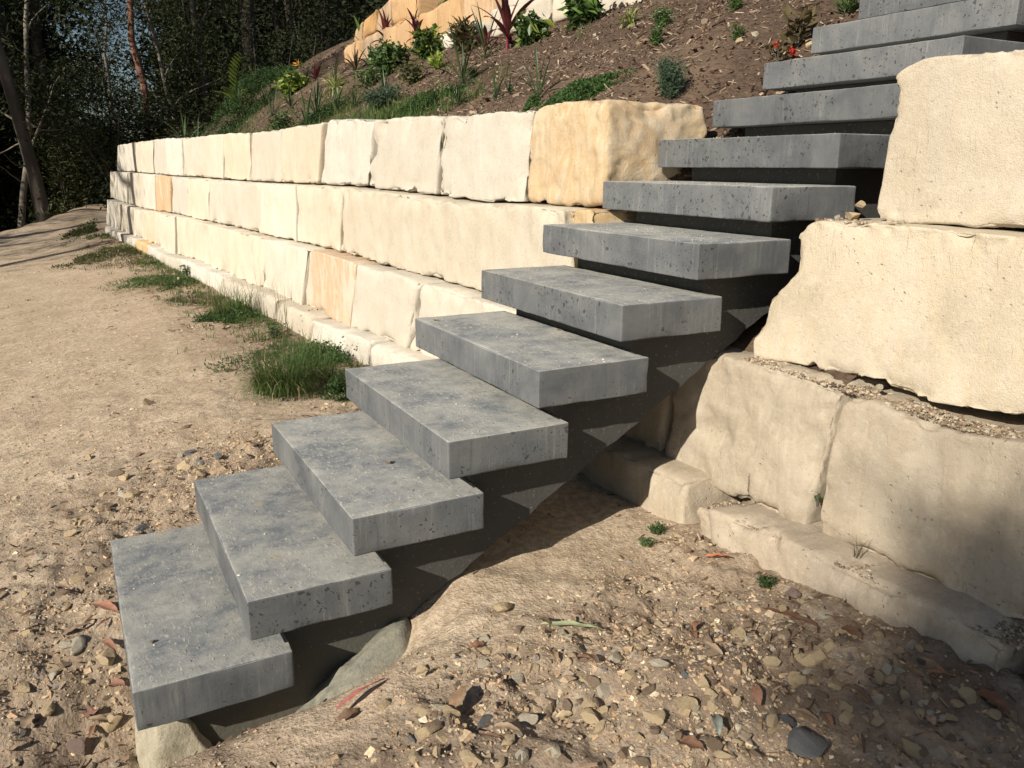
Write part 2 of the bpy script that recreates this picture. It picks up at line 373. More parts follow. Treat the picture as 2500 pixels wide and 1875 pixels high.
mnd = np.exp(-((X - 1.3) / .30) ** 2 - ((Y + .66) / .17) ** 2) + .8 * np.exp(-((X - 1.65) / .4) ** 2 - ((Y + .98) / .25) ** 2) + .7 * np.exp(-((X + .02) / .2) ** 2 - ((Y - .35) / .5) ** 2)
dark = np.maximum(dark, np.clip(1.25 * mnd * (.75 + .5 * fbm(np.stack([X, Y, X * 0], 1), 5, 3, 22)), 0, 1))
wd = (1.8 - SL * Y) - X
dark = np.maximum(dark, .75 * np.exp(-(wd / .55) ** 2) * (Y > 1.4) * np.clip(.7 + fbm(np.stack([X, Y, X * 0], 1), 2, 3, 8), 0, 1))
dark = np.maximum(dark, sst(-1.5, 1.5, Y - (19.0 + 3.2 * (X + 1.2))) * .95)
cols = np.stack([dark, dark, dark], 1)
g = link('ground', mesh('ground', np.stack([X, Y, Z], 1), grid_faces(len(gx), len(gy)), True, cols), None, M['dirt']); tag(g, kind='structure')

def bank_z(x, y):
    x = np.asarray(x, float); y = np.asarray(y, float); P = np.stack([x, y, x * 0], 1)
    t = x - (2.46 - .015 * y); sp = np.where(t > 6, t, .12 * np.log1p(np.exp(np.clip(t / .12, -30, 60))))
    z = 1.50 + .53 * np.minimum(sp, 4.2)
    st = .596 * x - .235                                          # beside and under the flight it follows the stair
    z = z + .38 * sst(4, 14, y) * sst(.1, 1.6, t)
    w = sst(1.75, 1.05, y) * sst(-.62, -.34, y); z = z * (1 - w) + np.minimum(st, z) * w
    u = sst(1.0, .8, y) * sst(-.32, -.1, y); z = z - u * .33 + .0
    z += fbm(P, 1.4, 3, 31) * .03 + fbm(P, 9, 3, 33) * .010 + fbm(P, 30, 2, 35) * .004
    z = z - 2.4 * sst(15.9, 18.5, y - .6 * (x - 1.4))
    return np.where(x + SL * y > 2.35, z, -5.0)
bx = graded(2.43, 2.43, 5.4, 60, .035, 1.1); by = graded(-12, -.8, 5.5, 60, .045, 1.06)
X, Y = np.meshgrid(bx, by, indexing='ij'); X = X.ravel(); Y = Y.ravel()
Xs = X - SL * Y * np.clip((4.6 - X) / 2.17, 0, 1)                # front edge follows the back of the wall
g = link('garden_bank', mesh('garden_bank', np.stack([Xs, Y, bank_z(Xs, Y)], 1), grid_faces(len(bx), len(by))), None, M['mulch']); tag(g, kind='structure')

X, Y = np.meshgrid(np.linspace(1.99, 2.75, 20), np.linspace(-.36, 1.06, 36), indexing='ij'); X = X.ravel(); Y = Y.ravel()
g = link('soil', mesh('soil', np.stack([X, Y, .62 + .50 * np.clip(X - 2.02, 0, 1) + .012 * fbm(np.stack([X, Y, 0 * X], 1), 14, 3, 3)], 1), grid_faces(20, 36)), None, M['mulch']); tag(g, kind='structure')

def march(p, fn, t0=.5, t1=70):
    d = ray(p); t = np.geomspace(t0, t1, 360)
    for _ in range(3):
        Q = CAM[None] + t[:, None] * d; below = Q[:, 2] < fn(Q[:, 0], Q[:, 1]); k = int(np.argmax(below)) if below.any() else len(t) - 1
        t = np.linspace(t[max(k - 1, 0)], t[k], 24)
    return CAM + d * t[-1]

# ------------------------------------------------------------------ rough stone blocks
def interp_poly(poly, t):
    poly = np.asarray(poly, float); d = np.concatenate([[0], np.cumsum(np.linalg.norm(np.diff(poly, axis=0), axis=1))]); d /= d[-1]
    return np.stack([np.interp(t, d, poly[:, k]) for k in range(poly.shape[1])], 1)
def lines(Lw, n, r):
    e = np.array([0, .25, .55, 1.0]) * r; m = np.linspace(1.7 * r, Lw - 1.7 * r, max(2, n - 6)); return np.concatenate([e, m, (Lw - e)[::-1]])
def box_grid(W_, H_, D_, res, nd=None, r=.02):
    nu = int(W_ / res) + 1; nv = int(H_ / res) + 1; nd = nd or int(D_ / (res * 1.5)) + 1
    U = lines(W_, nu, r); Vv = lines(H_, nv, r); Dd = lines(D_, nd, r); nu, nv, nd = len(U), len(Vv), len(Dd)
    idx = {}; verts = []; faces = []
    key = np.full((nu, nv, nd), -1, np.int64)
    mask = np.zeros((nu, nv, nd), bool); mask[[0, -1]] = True; mask[:, [0, -1]] = True; mask[:, :, [0, -1]] = True
    key[mask] = np.arange(mask.sum()); ii = np.argwhere(mask)
    P = np.stack([U[ii[:, 0]], Vv[ii[:, 1]], Dd[ii[:, 2]]], 1)
    def q(a, flip):
        f = np.stack([a[:-1, :-1], a[1:, :-1], a[1:, 1:], a[:-1, 1:]], -1).reshape(-1, 4); return f[:, ::-1] if flip else f
    F = [q(key[:, :, 0], False), q(key[:, :, -1], True), q(key[:, 0, :], True), q(key[:, -1, :], False), q(key[0], False), q(key[-1], True)]
    return P, np.concatenate(F)
def rounded(P, dims, r, seed, amp, chip, off=(0, 0, 0), freq=3.5):
    dims = np.array(dims); Q = P + np.array(off)
    rr = r * (1 + .55 * fbm(Q, 4.0, 2, seed)); rr = np.clip(rr, r * .3, min(dims) * .45)
    lo = rr[:, None]; hi = dims[None] - rr[:, None]; c = np.clip(P, lo, hi); n = P - c; ln = np.linalg.norm(n, axis=1); ln[ln < 1e-9] = 1
    n /= ln[:, None]; out = c + n * rr[:, None]
    edge = 1 - np.max(np.abs(n), axis=1)                          # 0 on faces, up to .42 at corners
    dd = np.sort(np.minimum(P, dims[None] - P), axis=1)[:, 1]; ez = np.exp(-(dd / (chip * 1.6 + 1e-6)) ** 2)
    disp = amp * (.55 * fbm(Q, 2.6, 2, seed + 3) + .75 * fbm(Q, 13, 4, seed + 4)) - chip * ez * np.clip(fbm(Q, 8, 4, seed + 5, .65) + .15, 0, 1.6)
    disp -= amp * 2.2 * np.clip(fbm(Q, 4.2, 4, seed + 7) - .55, 0, 1)
    return out + n * disp[:, None], n
def coons(b, t, l, r, u, v):
    """b,t left->right ; l,r bottom->top; arrays of (y,z)"""
    B = interp_poly(b, u); T_ = interp_poly(t, u); L_ = interp_poly(l, v); R_ = interp_poly(r, v); u = u[:, None]; v = v[:, None]
    c00, c10, c01, c11 = map(np.array, (b[0], b[-1], t[0], t[-1]))
    return (1 - v) * B + v * T_ + (1 - u) * L_ + u * R_ - ((1 - u) * (1 - v) * c00 + u * (1 - v) * c10 + (1 - u) * v * c01 + u * v * c11)
BLK = [0]
def block(parent, a, bot, top, mat, left=None, right=None, depth=.48, res=.03, r=.022, amp=.007, chip=.012, label=None, gap=.005, recess=0., sl=None, name='sandstone_block', fx=None, twist=0.):
    """a face in the plane x = a - SL*y; bot/top polylines (y,z) from left (big y) to right"""
    bot = [tuple(p) for p in bot]; top = [tuple(p) for p in top]
    left = left or [bot[0], top[0]]; right = right or [bot[-1], top[-1]]
    W_ = np.linalg.norm(np.subtract(bot[-1], bot[0])); W_ = max(W_, np.linalg.norm(np.subtract(top[-1], top[0])))
    H_ = np.mean([p[1] for p in top]) - np.mean([p[1] for p in bot])
    P, F = box_grid(W_, H_, depth, res, r=r); BLK[0] += 1; sd = 100 + BLK[0] * 11
    Q, n = rounded(P, (W_, H_, depth), r, sd, amp, chip, off=(BLK[0] * 3.7, 0, 0))
    Q[:, 0] = Q[:, 0] * (W_ - 2 * gap) / W_ + gap
    YZ = coons(bot, top, left, right, np.clip(Q[:, 0] / W_, -.02, 1.02), np.clip(Q[:, 1] / H_, -.02, 1.02))
    # carry the part of the displacement that left the unit square
    over = np.clip(Q[:, 1] / H_ - 1, 0, 1) * 0
    y = YZ[:, 0]; z = YZ[:, 1] + over
    s_ = SL if sl is None else sl
    x = a - s_ * y + Q[:, 2] + recess + twist * (Q[:, 0] / W_ - .5)
    if fx is not None: x = x + fx(Q[:, 0] / W_, Q[:, 1] / H_, 1 - np.clip(Q[:, 2] / .25, 0, 1))
    V = np.stack([x, y, z], 1); c = V.mean(0)
    o = link(name, mesh(name, V - c, F), parent, mat); o.location = tuple(c - np.array(parent.location))
    if label: o['label'] = label
    return o
def yz(c, a):
    q = on_wall(cr(*c), a); return (q[1], q[2])

# ---- left wall
A4, A3, A2, A1 = 2.13, 2.03, 1.93, 1.80
LW = empty('retaining_wall', (1.9, 1.2, 0), 0, 'long retaining wall of cream sandstone blocks running back beside the dirt track, left of the stair', 'wall')
def course(parent, a, seam_b, seam_t, joints, mats, res, **k):
    """joints: list of (bottom y, top y) from left to right; seams are z(y) functions"""
    for i in range(len(joints) - 1):
        (b0, t0), (b1, t1) = joints[i], joints[i + 1]; n = 7
        by_ = np.linspace(b0, b1, n); ty_ = np.linspace(t0, t1, n)
        bot = [(y, seam_b(y)) for y in by_]; top = [(y, seam_t(y)) for y in ty_]
        kw = dict(k); sp = mats[i] if isinstance(mats[i], tuple) else (mats[i], {})
        kw.update(sp[1]); kw.setdefault('recess', float(rng.uniform(-.012, .012))); kw.setdefault('twist', float(rng.uniform(-.02, .02))); kw.setdefault('r', float(rng.uniform(.012, .022))); kw.setdefault('chip', float(rng.uniform(.018, .034))); dist = max(1.5, (b0 + b1) / 2 + 2); kw.setdefault('gap', .005 + .0011 * dist)
        block(parent, a, bot, top, M[sp[0]], res=max(.016, min(.05, dist * res)), **kw)
def seam(pts, a):
    q = sorted(yz(p, a) for p in pts); ys = [p[0] for p in q]; zs = [p[1] for p in q]
    return lambda y: float(np.interp(y, ys, zs))
top4 = seam([(1, 703, 870), (1, 760, 862), (1, 845, 848), (1, 915, 838), (1, 995, 829), (1, 1090, 826), (1, 1215, 815), (1, 1345, 800), (1, 1505, 795), (1, 1690, 772), (1, 1800, 752),
             (1, 1945, 733), (1, 1960, 718), (2, 100, 712), (2, 265, 715), (2, 300, 722), (2, 450, 700), (2, 640, 692), (2, 705, 698), (2, 850, 688), (2, 1000, 672), (2, 1100, 662), (2, 1235, 660)], A4)
s34 = seam([(1, 703, 1028), (1, 805, 1032), (1, 1003, 1052), (1, 1345, 1075), (1, 1600, 1095), (1, 1915, 1105), (2, 0, 1110), (2, 240, 1125), (2, 640, 1175), (2, 760, 1192), (2, 960, 1217), (2, 1175, 1215), (2, 1400, 1240), (2, 1650, 1245)], A4)
s23 = seam([(1, 662, 1190), (1, 720, 1208), (1, 853, 1252), (1, 1027, 1278), (1, 1245, 1330), (1, 1500, 1390), (1, 1775, 1452), (1, 1900, 1482), (1, 2212, 1570), (2, 200, 1555), (2, 380, 1620),
            (5, 450, 140), (5, 640, 205), (5, 800, 245), (5, 920, 285), (5, 1120, 345)], A3)
s12 = seam([(1, 640, 1348), (1, 720, 1385), (1, 860, 1440), (1, 955, 1480), (1, 1160, 1550), (1, 1350, 1640), (4, 1010, 45), (4, 1150, 85), (4, 1250, 130), (4, 1500, 240), (4, 1650, 280), (4, 1820, 370), (4, 1940, 410), (4, 2100, 500), (5, 0, 445), (5, 140, 505), (5, 300, 550), (5, 400, 600), (5, 640, 690)], A2)
def J(lst, a): return [(yz(b, a)[0], yz(t, a)[0]) for b, t in lst]
far = .010
j4 = J([((1, 703, 1028), (1, 703, 870)), ((1, 805, 1032), (1, 790, 858)), ((1, 920, 1042), (1, 915, 838)), ((1, 1003, 1050), (1, 990, 829)), ((1, 1095, 1058), (1, 1090, 826)), ((1, 1215, 1065), (1, 1215, 815)),
        ((1, 1345, 1075), (1, 1345, 800)), ((1, 1505, 1088), (1, 1505, 795)), ((1, 1680, 1097), (1, 1690, 772)), ((1, 1915, 1105), (1, 1945, 733)), ((2, 250, 1125), (2, 285, 725)), ((2, 645, 1176), (2, 690, 697)), ((2, 1175, 1215), (2, 1235, 660))], A4)
course(LW, A4, lambda y: s34(y) + .004, top4, j4, ['pale', 'cream', 'pale', 'pale', 'cream', 'cream', 'warm', 'pale', ('warm', dict(chip=.03)), ('pale', dict(chip=.04)), ('cream', dict(chip=.045)), ('pale', dict(chip=.04))], .0055)
# the big banded orange end block, with its rough broken end towards the stair
ob = [yz(p, A4) for p in ((2, 1178, 1218), (2, 1300, 1222), (2, 1400, 1238), (2, 1520, 1245), (2, 1648, 1250), (2, 1700, 1250))]
ot = [yz(p, A4) for p in ((2, 1238, 665), (2, 1300, 630), (2, 1400, 612), (2, 1520, 604), (2, 1650, 594), (2, 1770, 580), (2, 1860, 590))]
ot = [p for p in ot if p[0] > 1.06] + [(1.0, 1.545)]; ob = [p for p in ob if p[0] > 1.06] + [(1.0, 1.112)]
def rough_end(u, v, f):
    return 0 * u
block(LW, A4, ob, ot, M['orange'], left=[ob[0], yz((2, 1190, 950), A4), ot[0]], right=[ob[-1], (.99, 1.3), ot[-1]], depth=.56, res=.012, r=.035, amp=.013, chip=.045, label='big orange end block with curved bands and a rough broken end')
j3 = J([((1, 662, 1190), (1, 662, 1025)), ((1, 690, 1200), (1, 688, 1035)), ((1, 765, 1222), (1, 765, 1035)), ((1, 858, 1252), (1, 853, 1050)), ((1, 930, 1262), (1, 925, 1055)), ((1, 1027, 1278), (1, 1020, 1062)),
        ((1, 1125, 1302), (1, 1120, 1068)), ((1, 1245, 1330), (1, 1250, 1075)), ((1, 1560, 1402), (1, 1575, 1098)), ((1, 1775, 1452), (1, 1768, 1105)), ((2, 60, 1500), (2, 78, 1128))], A3)
j3 += [(1.02, 1.14), (.93, .93)]
course(LW, A3, lambda y: s23(y) + .004, lambda y: s34(y) - .004, j3, ['pale', 'pale', 'cream', 'pale', ('stripe', dict(label='orange block')), 'pale', 'cream', ('cream', dict(r=.03, chip=.03)), ('pale', {}), ('cream', {}), ('cream', dict(chip=.03, r=.025)), 'orange'], .0055, depth=.55)
j2 = J([((1, 640, 1348), (1, 640, 1178)), ((1, 722, 1386), (1, 725, 1210)), ((1, 795, 1410), (1, 790, 1232)), ((1, 858, 1440), (1, 853, 1255)), ((1, 955, 1480), (1, 950, 1275)), ((1, 1047, 1512), (1, 1047, 1290)),
        ((4, 1582, 265), (1, 1585, 1412)), ((4, 1815, 370), (1, 1850, 1472)), ((4, 2100, 500), (4, 2140, 95)), ((5, 480, 625), (5, 555, 205))], A2)
j2 += [(1.35, 1.35), (.35, .3)]
course(LW, A2, lambda y: s12(y) + .004, lambda y: s23(y) - .004, j2, ['pale', 'cream', 'cream', 'warm', 'cream', 'cream', ('pale', {}), ('stripe', dict(label='block with orange and cream upright streaks')), ('cream', dict(chip=.025, r=.03)), ('cream', dict(chip=.025)), 'dusty'], .0055, depth=.6)
j1 = J([((1, 640, 1420), (1, 617, 1335)), ((1, 660, 1420), (1, 665, 1370)), ((1, 745, 1500), (1, 722, 1395)), ((1, 812, 1530), (1, 812, 1450)), ((1, 880, 1560), (1, 880, 1475)), ((4, 965, 120), (4, 965, 45)), ((4, 1068, 185), (4, 1080, 80)),
        ((4, 1290, 290), (4, 1330, 180)), ((4, 1615, 450), (4, 1650, 340)), ((4, 1830, 560), (4, 1870, 430)), ((4, 2180, 700), (4, 2205, 575))], A1)
j1 += [(2.1, 2.1), (1.05, 1.05), (.02, .05)]
course(LW, A1, lambda y: -.22, lambda y: s12(y) - .006 + .022, j1, ['pale', 'cream', 'cream', ('orange', dict(label='small orange footing block')), 'pale', 'cream', 'pale', ('cream', dict(r=.045)), ('cream', dict(r=.045)), 'pale', ('cream', dict(r=.045)), 'cream', 'dusty'], .0055, depth=.6, r=.028, chip=.03)

# ---- right wall
RW = empty('retaining_wall', (2.0, -.3, 0), 0, 'near retaining wall of big dusty sandstone blocks stacked right of the stair', 'wall')
r4b = [yz(p, A4) for p in ((3, 1318, 1325), (3, 1450, 1340), (3, 1600, 1347), (3, 1750, 1352), (3, 1960, 1372), (3, 2212, 1390))]; r4b.append((-1.0, 1.11)); r4b.append((-1.35, 1.11))
r4t = [yz(p, A4) for p in ((3, 1440, 460), (3, 1478, 425), (3, 1530, 388), (3, 1600, 352), (3, 1680, 338), (3, 1840, 325), (3, 1970, 312), (3, 2060, 302), (3, 2212, 296))]; r4t.append((-1.0, 1.60)); r4t.append((-1.35, 1.59))
r4l = [yz(p, A4) for p in ((3, 1318, 1325), (3, 1316, 1200), (3, 1330, 1130), (3, 1348, 1010), (3, 1370, 880), (3, 1392, 800), (3, 1418, 700), (3, 1432, 560), (3, 1440, 460))]
block(RW, A4, r4b, r4t, M['near'], left=r4l, depth=.5, res=.011, r=.010, amp=.0045, chip=.022, label='topmost block with a leaning left edge')
block(RW, A4, [(-1.36, 1.11), (-2.6, 1.11)], [(-1.36, 1.59), (-2.6, 1.56)], M['pale'], depth=.5, res=.03)
r3b = [yz(p, A3) for p in ((6, 575, 668), (6, 700, 692), (6, 800, 702), (6, 900, 730), (6, 940, 702), (6, 975, 765), (6, 1100, 800), (6, 1250, 798), (6, 1360, 812), (6, 1400, 868), (6, 1600, 928), (6, 1800, 968), (6, 2000, 1010), (6, 2212, 1030))]; r3b += [(-1.2, .655), (-1.5, .65)]
r3t = [yz(p, A3) for p in ((3, 825, 1432), (3, 850, 1395), (3, 900, 1348), (3, 945, 1322), (3, 1100, 1330), (3, 1300, 1335))]; r3t += [(-.8, 1.105), (-1.2, 1.11), (-1.5, 1.1)]
r3l = [yz(p, A3) for p in ((6, 575, 668), (6, 580, 560), (6, 600, 510), (6, 635, 450), (6, 650, 390), (6, 680, 335), (6, 740, 275), (6, 790, 230), (6, 820, 185), (6, 835, 0), (3, 825, 1432))]
block(RW, A3, r3b, r3t, M['near'], left=r3l, depth=.6, res=.011, r=.010, amp=.0045, chip=.020, label='widest block, notched round the stair')
block(RW, A3, [(-1.51, .65), (-2.9, .65)], [(-1.51, 1.1), (-2.9, 1.11)], M['cream'], depth=.6, res=.04)
# second course: a rounded block beside the stair, then a long one into the corner of the picture
r2b = [(.33, .145)] + [yz(p, A2) for p in ((6, 125, 1392), (6, 200, 1412), (6, 300, 1462), (6, 430, 1502), (6, 530, 1560), (9, 520, 82), (9, 660, 160), (9, 800, 212), (9, 900, 214))]
r2t = [(.29, .645)] + [(.1, .648), (-.05, .645)] + [yz(p, A2) for p in ((6, 900, 775), (6, 1060, 845), (6, 1125, 900))]
block(RW, A2, r2b, r2t, M['dusty'], depth=.6, res=.011, r=.028, amp=.012, chip=.03, label='dusty block with a knobbly scooped face')
r2b = [yz(p, A2) for p in ((9, 985, 225), (9, 1000, 290), (9, 1060, 332), (9, 1200, 382), (9, 1350, 452), (9, 1500, 540), (9, 1620, 572), (9, 1750, 650), (9, 1900, 702), (9, 2050, 752), (9, 2212, 822))] + [(-1.25, .15), (-1.5, .15)]
r2t = [yz(p, A2) for p in ((6, 1130, 925), (6, 1160, 900), (6, 1300, 935), (6, 1500, 1030), (6, 1700, 1090), (6, 1900, 1140))] + [(-1.0, .63), (-1.25, .62), (-1.5, .62)]
r2l = [r2b[0]] + [yz(p, A2) for p in ((9, 990, 100), (6, 1035, 1300), (6, 1060, 1080), (6, 1085, 1000))] + [r2t[0]]
block(RW, A2, r2b, r2t, M['dusty'], left=r2l, depth=.6, res=.011, r=.026, amp=.008, chip=.026, label='long block with a rounded dusty shoulder')
block(RW, A2, [(-1.51, .15), (-2.6, .14)], [(-1.51, .62), (-2.6, .63)], M['dusty'], depth=.6, res=.04, r=.04)
# footing course
block(RW, A1, [(.0, -.25), (-.045, -.25)] + [yz((9, 235, 240), A1)][:0] + [(-.10, -.25)], [(.02, .135), (-.05, .135), (-.10, .115)], M['base'], depth=.6, res=.011, r=.025, amp=.013, chip=.03)
r1b = [(-.115, -.2), (-.5, -.2), (-.80, -.2), (-1.03, -.2)]
r1t = [yz(p, A1) for p in ((9, 300, 95), (9, 430, 150), (9, 700, 240), (9, 950, 370), (9, 1150, 480), (9, 1400, 590), (9, 1700, 700))] + [(-.99, .15), (-1.03, .135)]
block(RW, A1, r1b, r1t, M['base'], depth=.6, res=.011, r=.03, amp=.010, chip=.03, label='long low footing block with a cracked end')
block(RW, A1, [(-1.065, -.2), (-1.6, -.2)], [(-1.075, .12), (-1.6, .14)], M['base'], depth=.6, res=.02, r=.05, amp=.01, chip=.02)
block(RW, A1, [(-1.61, -.2), (-2.6, -.2)], [(-1.61, .14), (-2.6, .14)], M['base'], depth=.6, res=.04, r=.04)

# ------------------------------------------------------------------ the staircase
GO, RI, TL, TD, TT = 0.29, 0.1728915, 0.974388, 0.400899, 0.1151137
ST = empty('staircase', (0, .49, 0), 0, 'open concrete staircase of floating grey treads climbing through the gap in the sandstone walls', 'staircase')
for n in range(15):
    P, F = box_grid(TD, TL, TT, .011, 12, r=.004); Q, _ = rounded(P, (TD, TL, TT), .004, 900 + n, .0005, .0036, off=(n * 5.1, 0, 0), freq=9)
    V = Q - np.array([TD / 2, TL / 2, TT]) ; V[:, 2] = Q[:, 2] - TT
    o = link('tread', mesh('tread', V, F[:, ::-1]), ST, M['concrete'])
    j = rng.normal(0, 1, 3)
    o.location = (n * GO + TD / 2 + j[0] * .0012, TL / 2 - .49 + j[1] * .002, n * RI); o.rotation_euler = (0, 0, j[2] * .0008)
# stepped spine beam
S0, S1 = .10, .877
prof = [(.112, -.6)]
for n in range(15):
    xs = n * GO + .112; zb = n * RI - TT - .002
    prof += [(xs, zb)] if n == 0 else [(xs, (n - 1) * RI - TT - .002), (xs, zb)]
prof += [(15 * GO, 14 * RI - TT - .002), (15 * GO, .5962 * 15 * GO - .51)]
xe = 15 * GO
# soffit
bm = bmesh.new(); low = [(x, .5962 * x - .512 + .004 * math.sin(x * 31) + .003 * math.sin(x * 77 + 1)) for x in np.linspace(xe, .7, 90)] + [(.45, -.6)]
pl = prof[:-1] + low
fa = [bm.verts.new((x, S0, z)) for x, z in pl]; fb = [bm.verts.new((x, S1, z)) for x, z in pl]
bm.faces.new(fa); bm.faces.new(fb[::-1])
for i in range(len(pl)):
    k = (i + 1) % len(pl); bm.faces.new((fa[k], fa[i], fb[i], fb[k]))
bmesh.ops.recalc_face_normals(bm, faces=bm.faces); me = bpy.data.meshes.new('spine_beam'); bm.to_mesh(me); bm.free()
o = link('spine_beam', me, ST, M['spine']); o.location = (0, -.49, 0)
# spilt footing concrete against the beam
def hull_lump(name, pts, mat, parent=None, sub=3, amp=.01, seed=0, freq=12, smooth=True, origin=None, cols=None):
    bm = bmesh.new(); pts = np.array(pts, float); c = pts.mean(0) if origin is None else np.array(origin)
    for p in pts: bm.verts.new(p - c)
    r_ = bmesh.ops.convex_hull(bm, input=bm.verts)
    bmesh.ops.delete(bm, geom=list({e for e in r_['geom_interior'] + r_['geom_unused'] if isinstance(e, bmesh.types.BMVert)}), context='VERTS')
    bmesh.ops.triangulate(bm, faces=bm.faces)
    bmesh.ops.subdivide_edges(bm, edges=bm.edges, cuts=sub, use_grid_fill=True, smooth=.12)
    V = np.array([v.co for v in bm.verts]); d = fbm(V + c, freq, 3, seed)
    bm.normal_update()
    for v, k in zip(bm.verts, d): v.co += v.normal * float(k) * amp
    me = bpy.data.meshes.new(name); bm.to_mesh(me); bm.free()
    for p in me.polygons: p.use_smooth = smooth
    o = link(name, me, parent, mat); o.location = tuple(c if parent is None else c - np.array(parent.location)); return o
hull_lump('footing', [(.765, .11, -.05), (.735, .05, -.055), (.80, .03, -.12), (.81, .11, -.12), (.61, .025, -.085), (.60, .11, -.14), (.67, -.06, -.155), (.47, .11, -.225), (.50, .01, -.175), (.53, -.10, -.20), (.40, .11, -.29), (.44, -.11, -.25),
                      (.36, -.02, -.30), (.8, .11, -.4), (.8, -.02, -.4), (.6, -.14, -.4), (.33, .11, -.4), (.40, -.14, -.4)], M['spill'], ST, 6, .012, 4, 14)
hull_lump('footing', [(.035, .08, -.28), (.05, .08, -.17), (.118, .08, -.15), (.118, .5, -.16), (.04, .5, -.2), (0, .08, -.42), (.2, .06, -.42), (0, .5, -.42), (.2, .5, -.42), (.10, .065, -.3)], M['pad'], ST, 5, .012, 9, 16)

# ------------------------------------------------------------------ loose stones
def ico(sub):
    bm = bmesh.new(); bmesh.ops.create_icosphere(bm, subdivisions=sub, radius=1); V = np.array([v.co for v in bm.verts]); F = np.array([[v.index for v in f.verts] for f in bm.faces]); bm.free(); return V, F
I0 = ico(1); I2 = ico(3)
def rock_shape(V, seed, cuts=13):
    r = np.random.default_rng(seed); P = V * (1 + .18 * fbm(V, 1.3, 3, seed))[:, None]
    for _ in range(cuts):
        n = r.normal(size=3); n /= np.linalg.norm(n); d = r.uniform(.30, .70); k = P @ n - d; P = P - np.outer(np.clip(k, 0, None), n)
    P *= np.array([1.35, 1.35 * r.uniform(.6, 1.0), 1.35 * r.uniform(.5, .85)]); P += (P / np.linalg.norm(P, axis=1)[:, None]) * (fbm(P, 5, 3, seed + 1) * .035)[:, None]
    return P
ROCKM = {}
def rock_mesh(k, mk):
    if (k, mk) not in ROCKM:
        ROCKM[(k, mk)] = mesh('stone', rock_shape(I2[0], 40 + k), I2[1], False); ROCKM[(k, mk)].materials.append(M[mk])
    return ROCKM[(k, mk)]
def rock_at(p, size, mk, label, group=None, k=None, fn=ground_z, sink=.25, name='stone', rot=None, cat='stone'):
    q = p if len(p) == 3 else march(p, fn)
    k = random.randrange(10) if k is None else k
    o = link(name, rock_mesh(k, mk)); s_ = size / 2
    o.scale = (s_, s_ * random.uniform(.85, 1.1), s_ * random.uniform(.8, 1.05)); o.rotation_euler = rot or (random.uniform(-.3, .3), random.uniform(-.3, .3), random.uniform(0, 6.28))
    o.location = (q[0], q[1], q[2] + s_ * .08); return tag(o, label, cat, group)
def px(size_px, p, fn=ground_z):
    q = march(p, fn); return size_px * .40687 * np.dot(q - CAM, FWD) / FOC
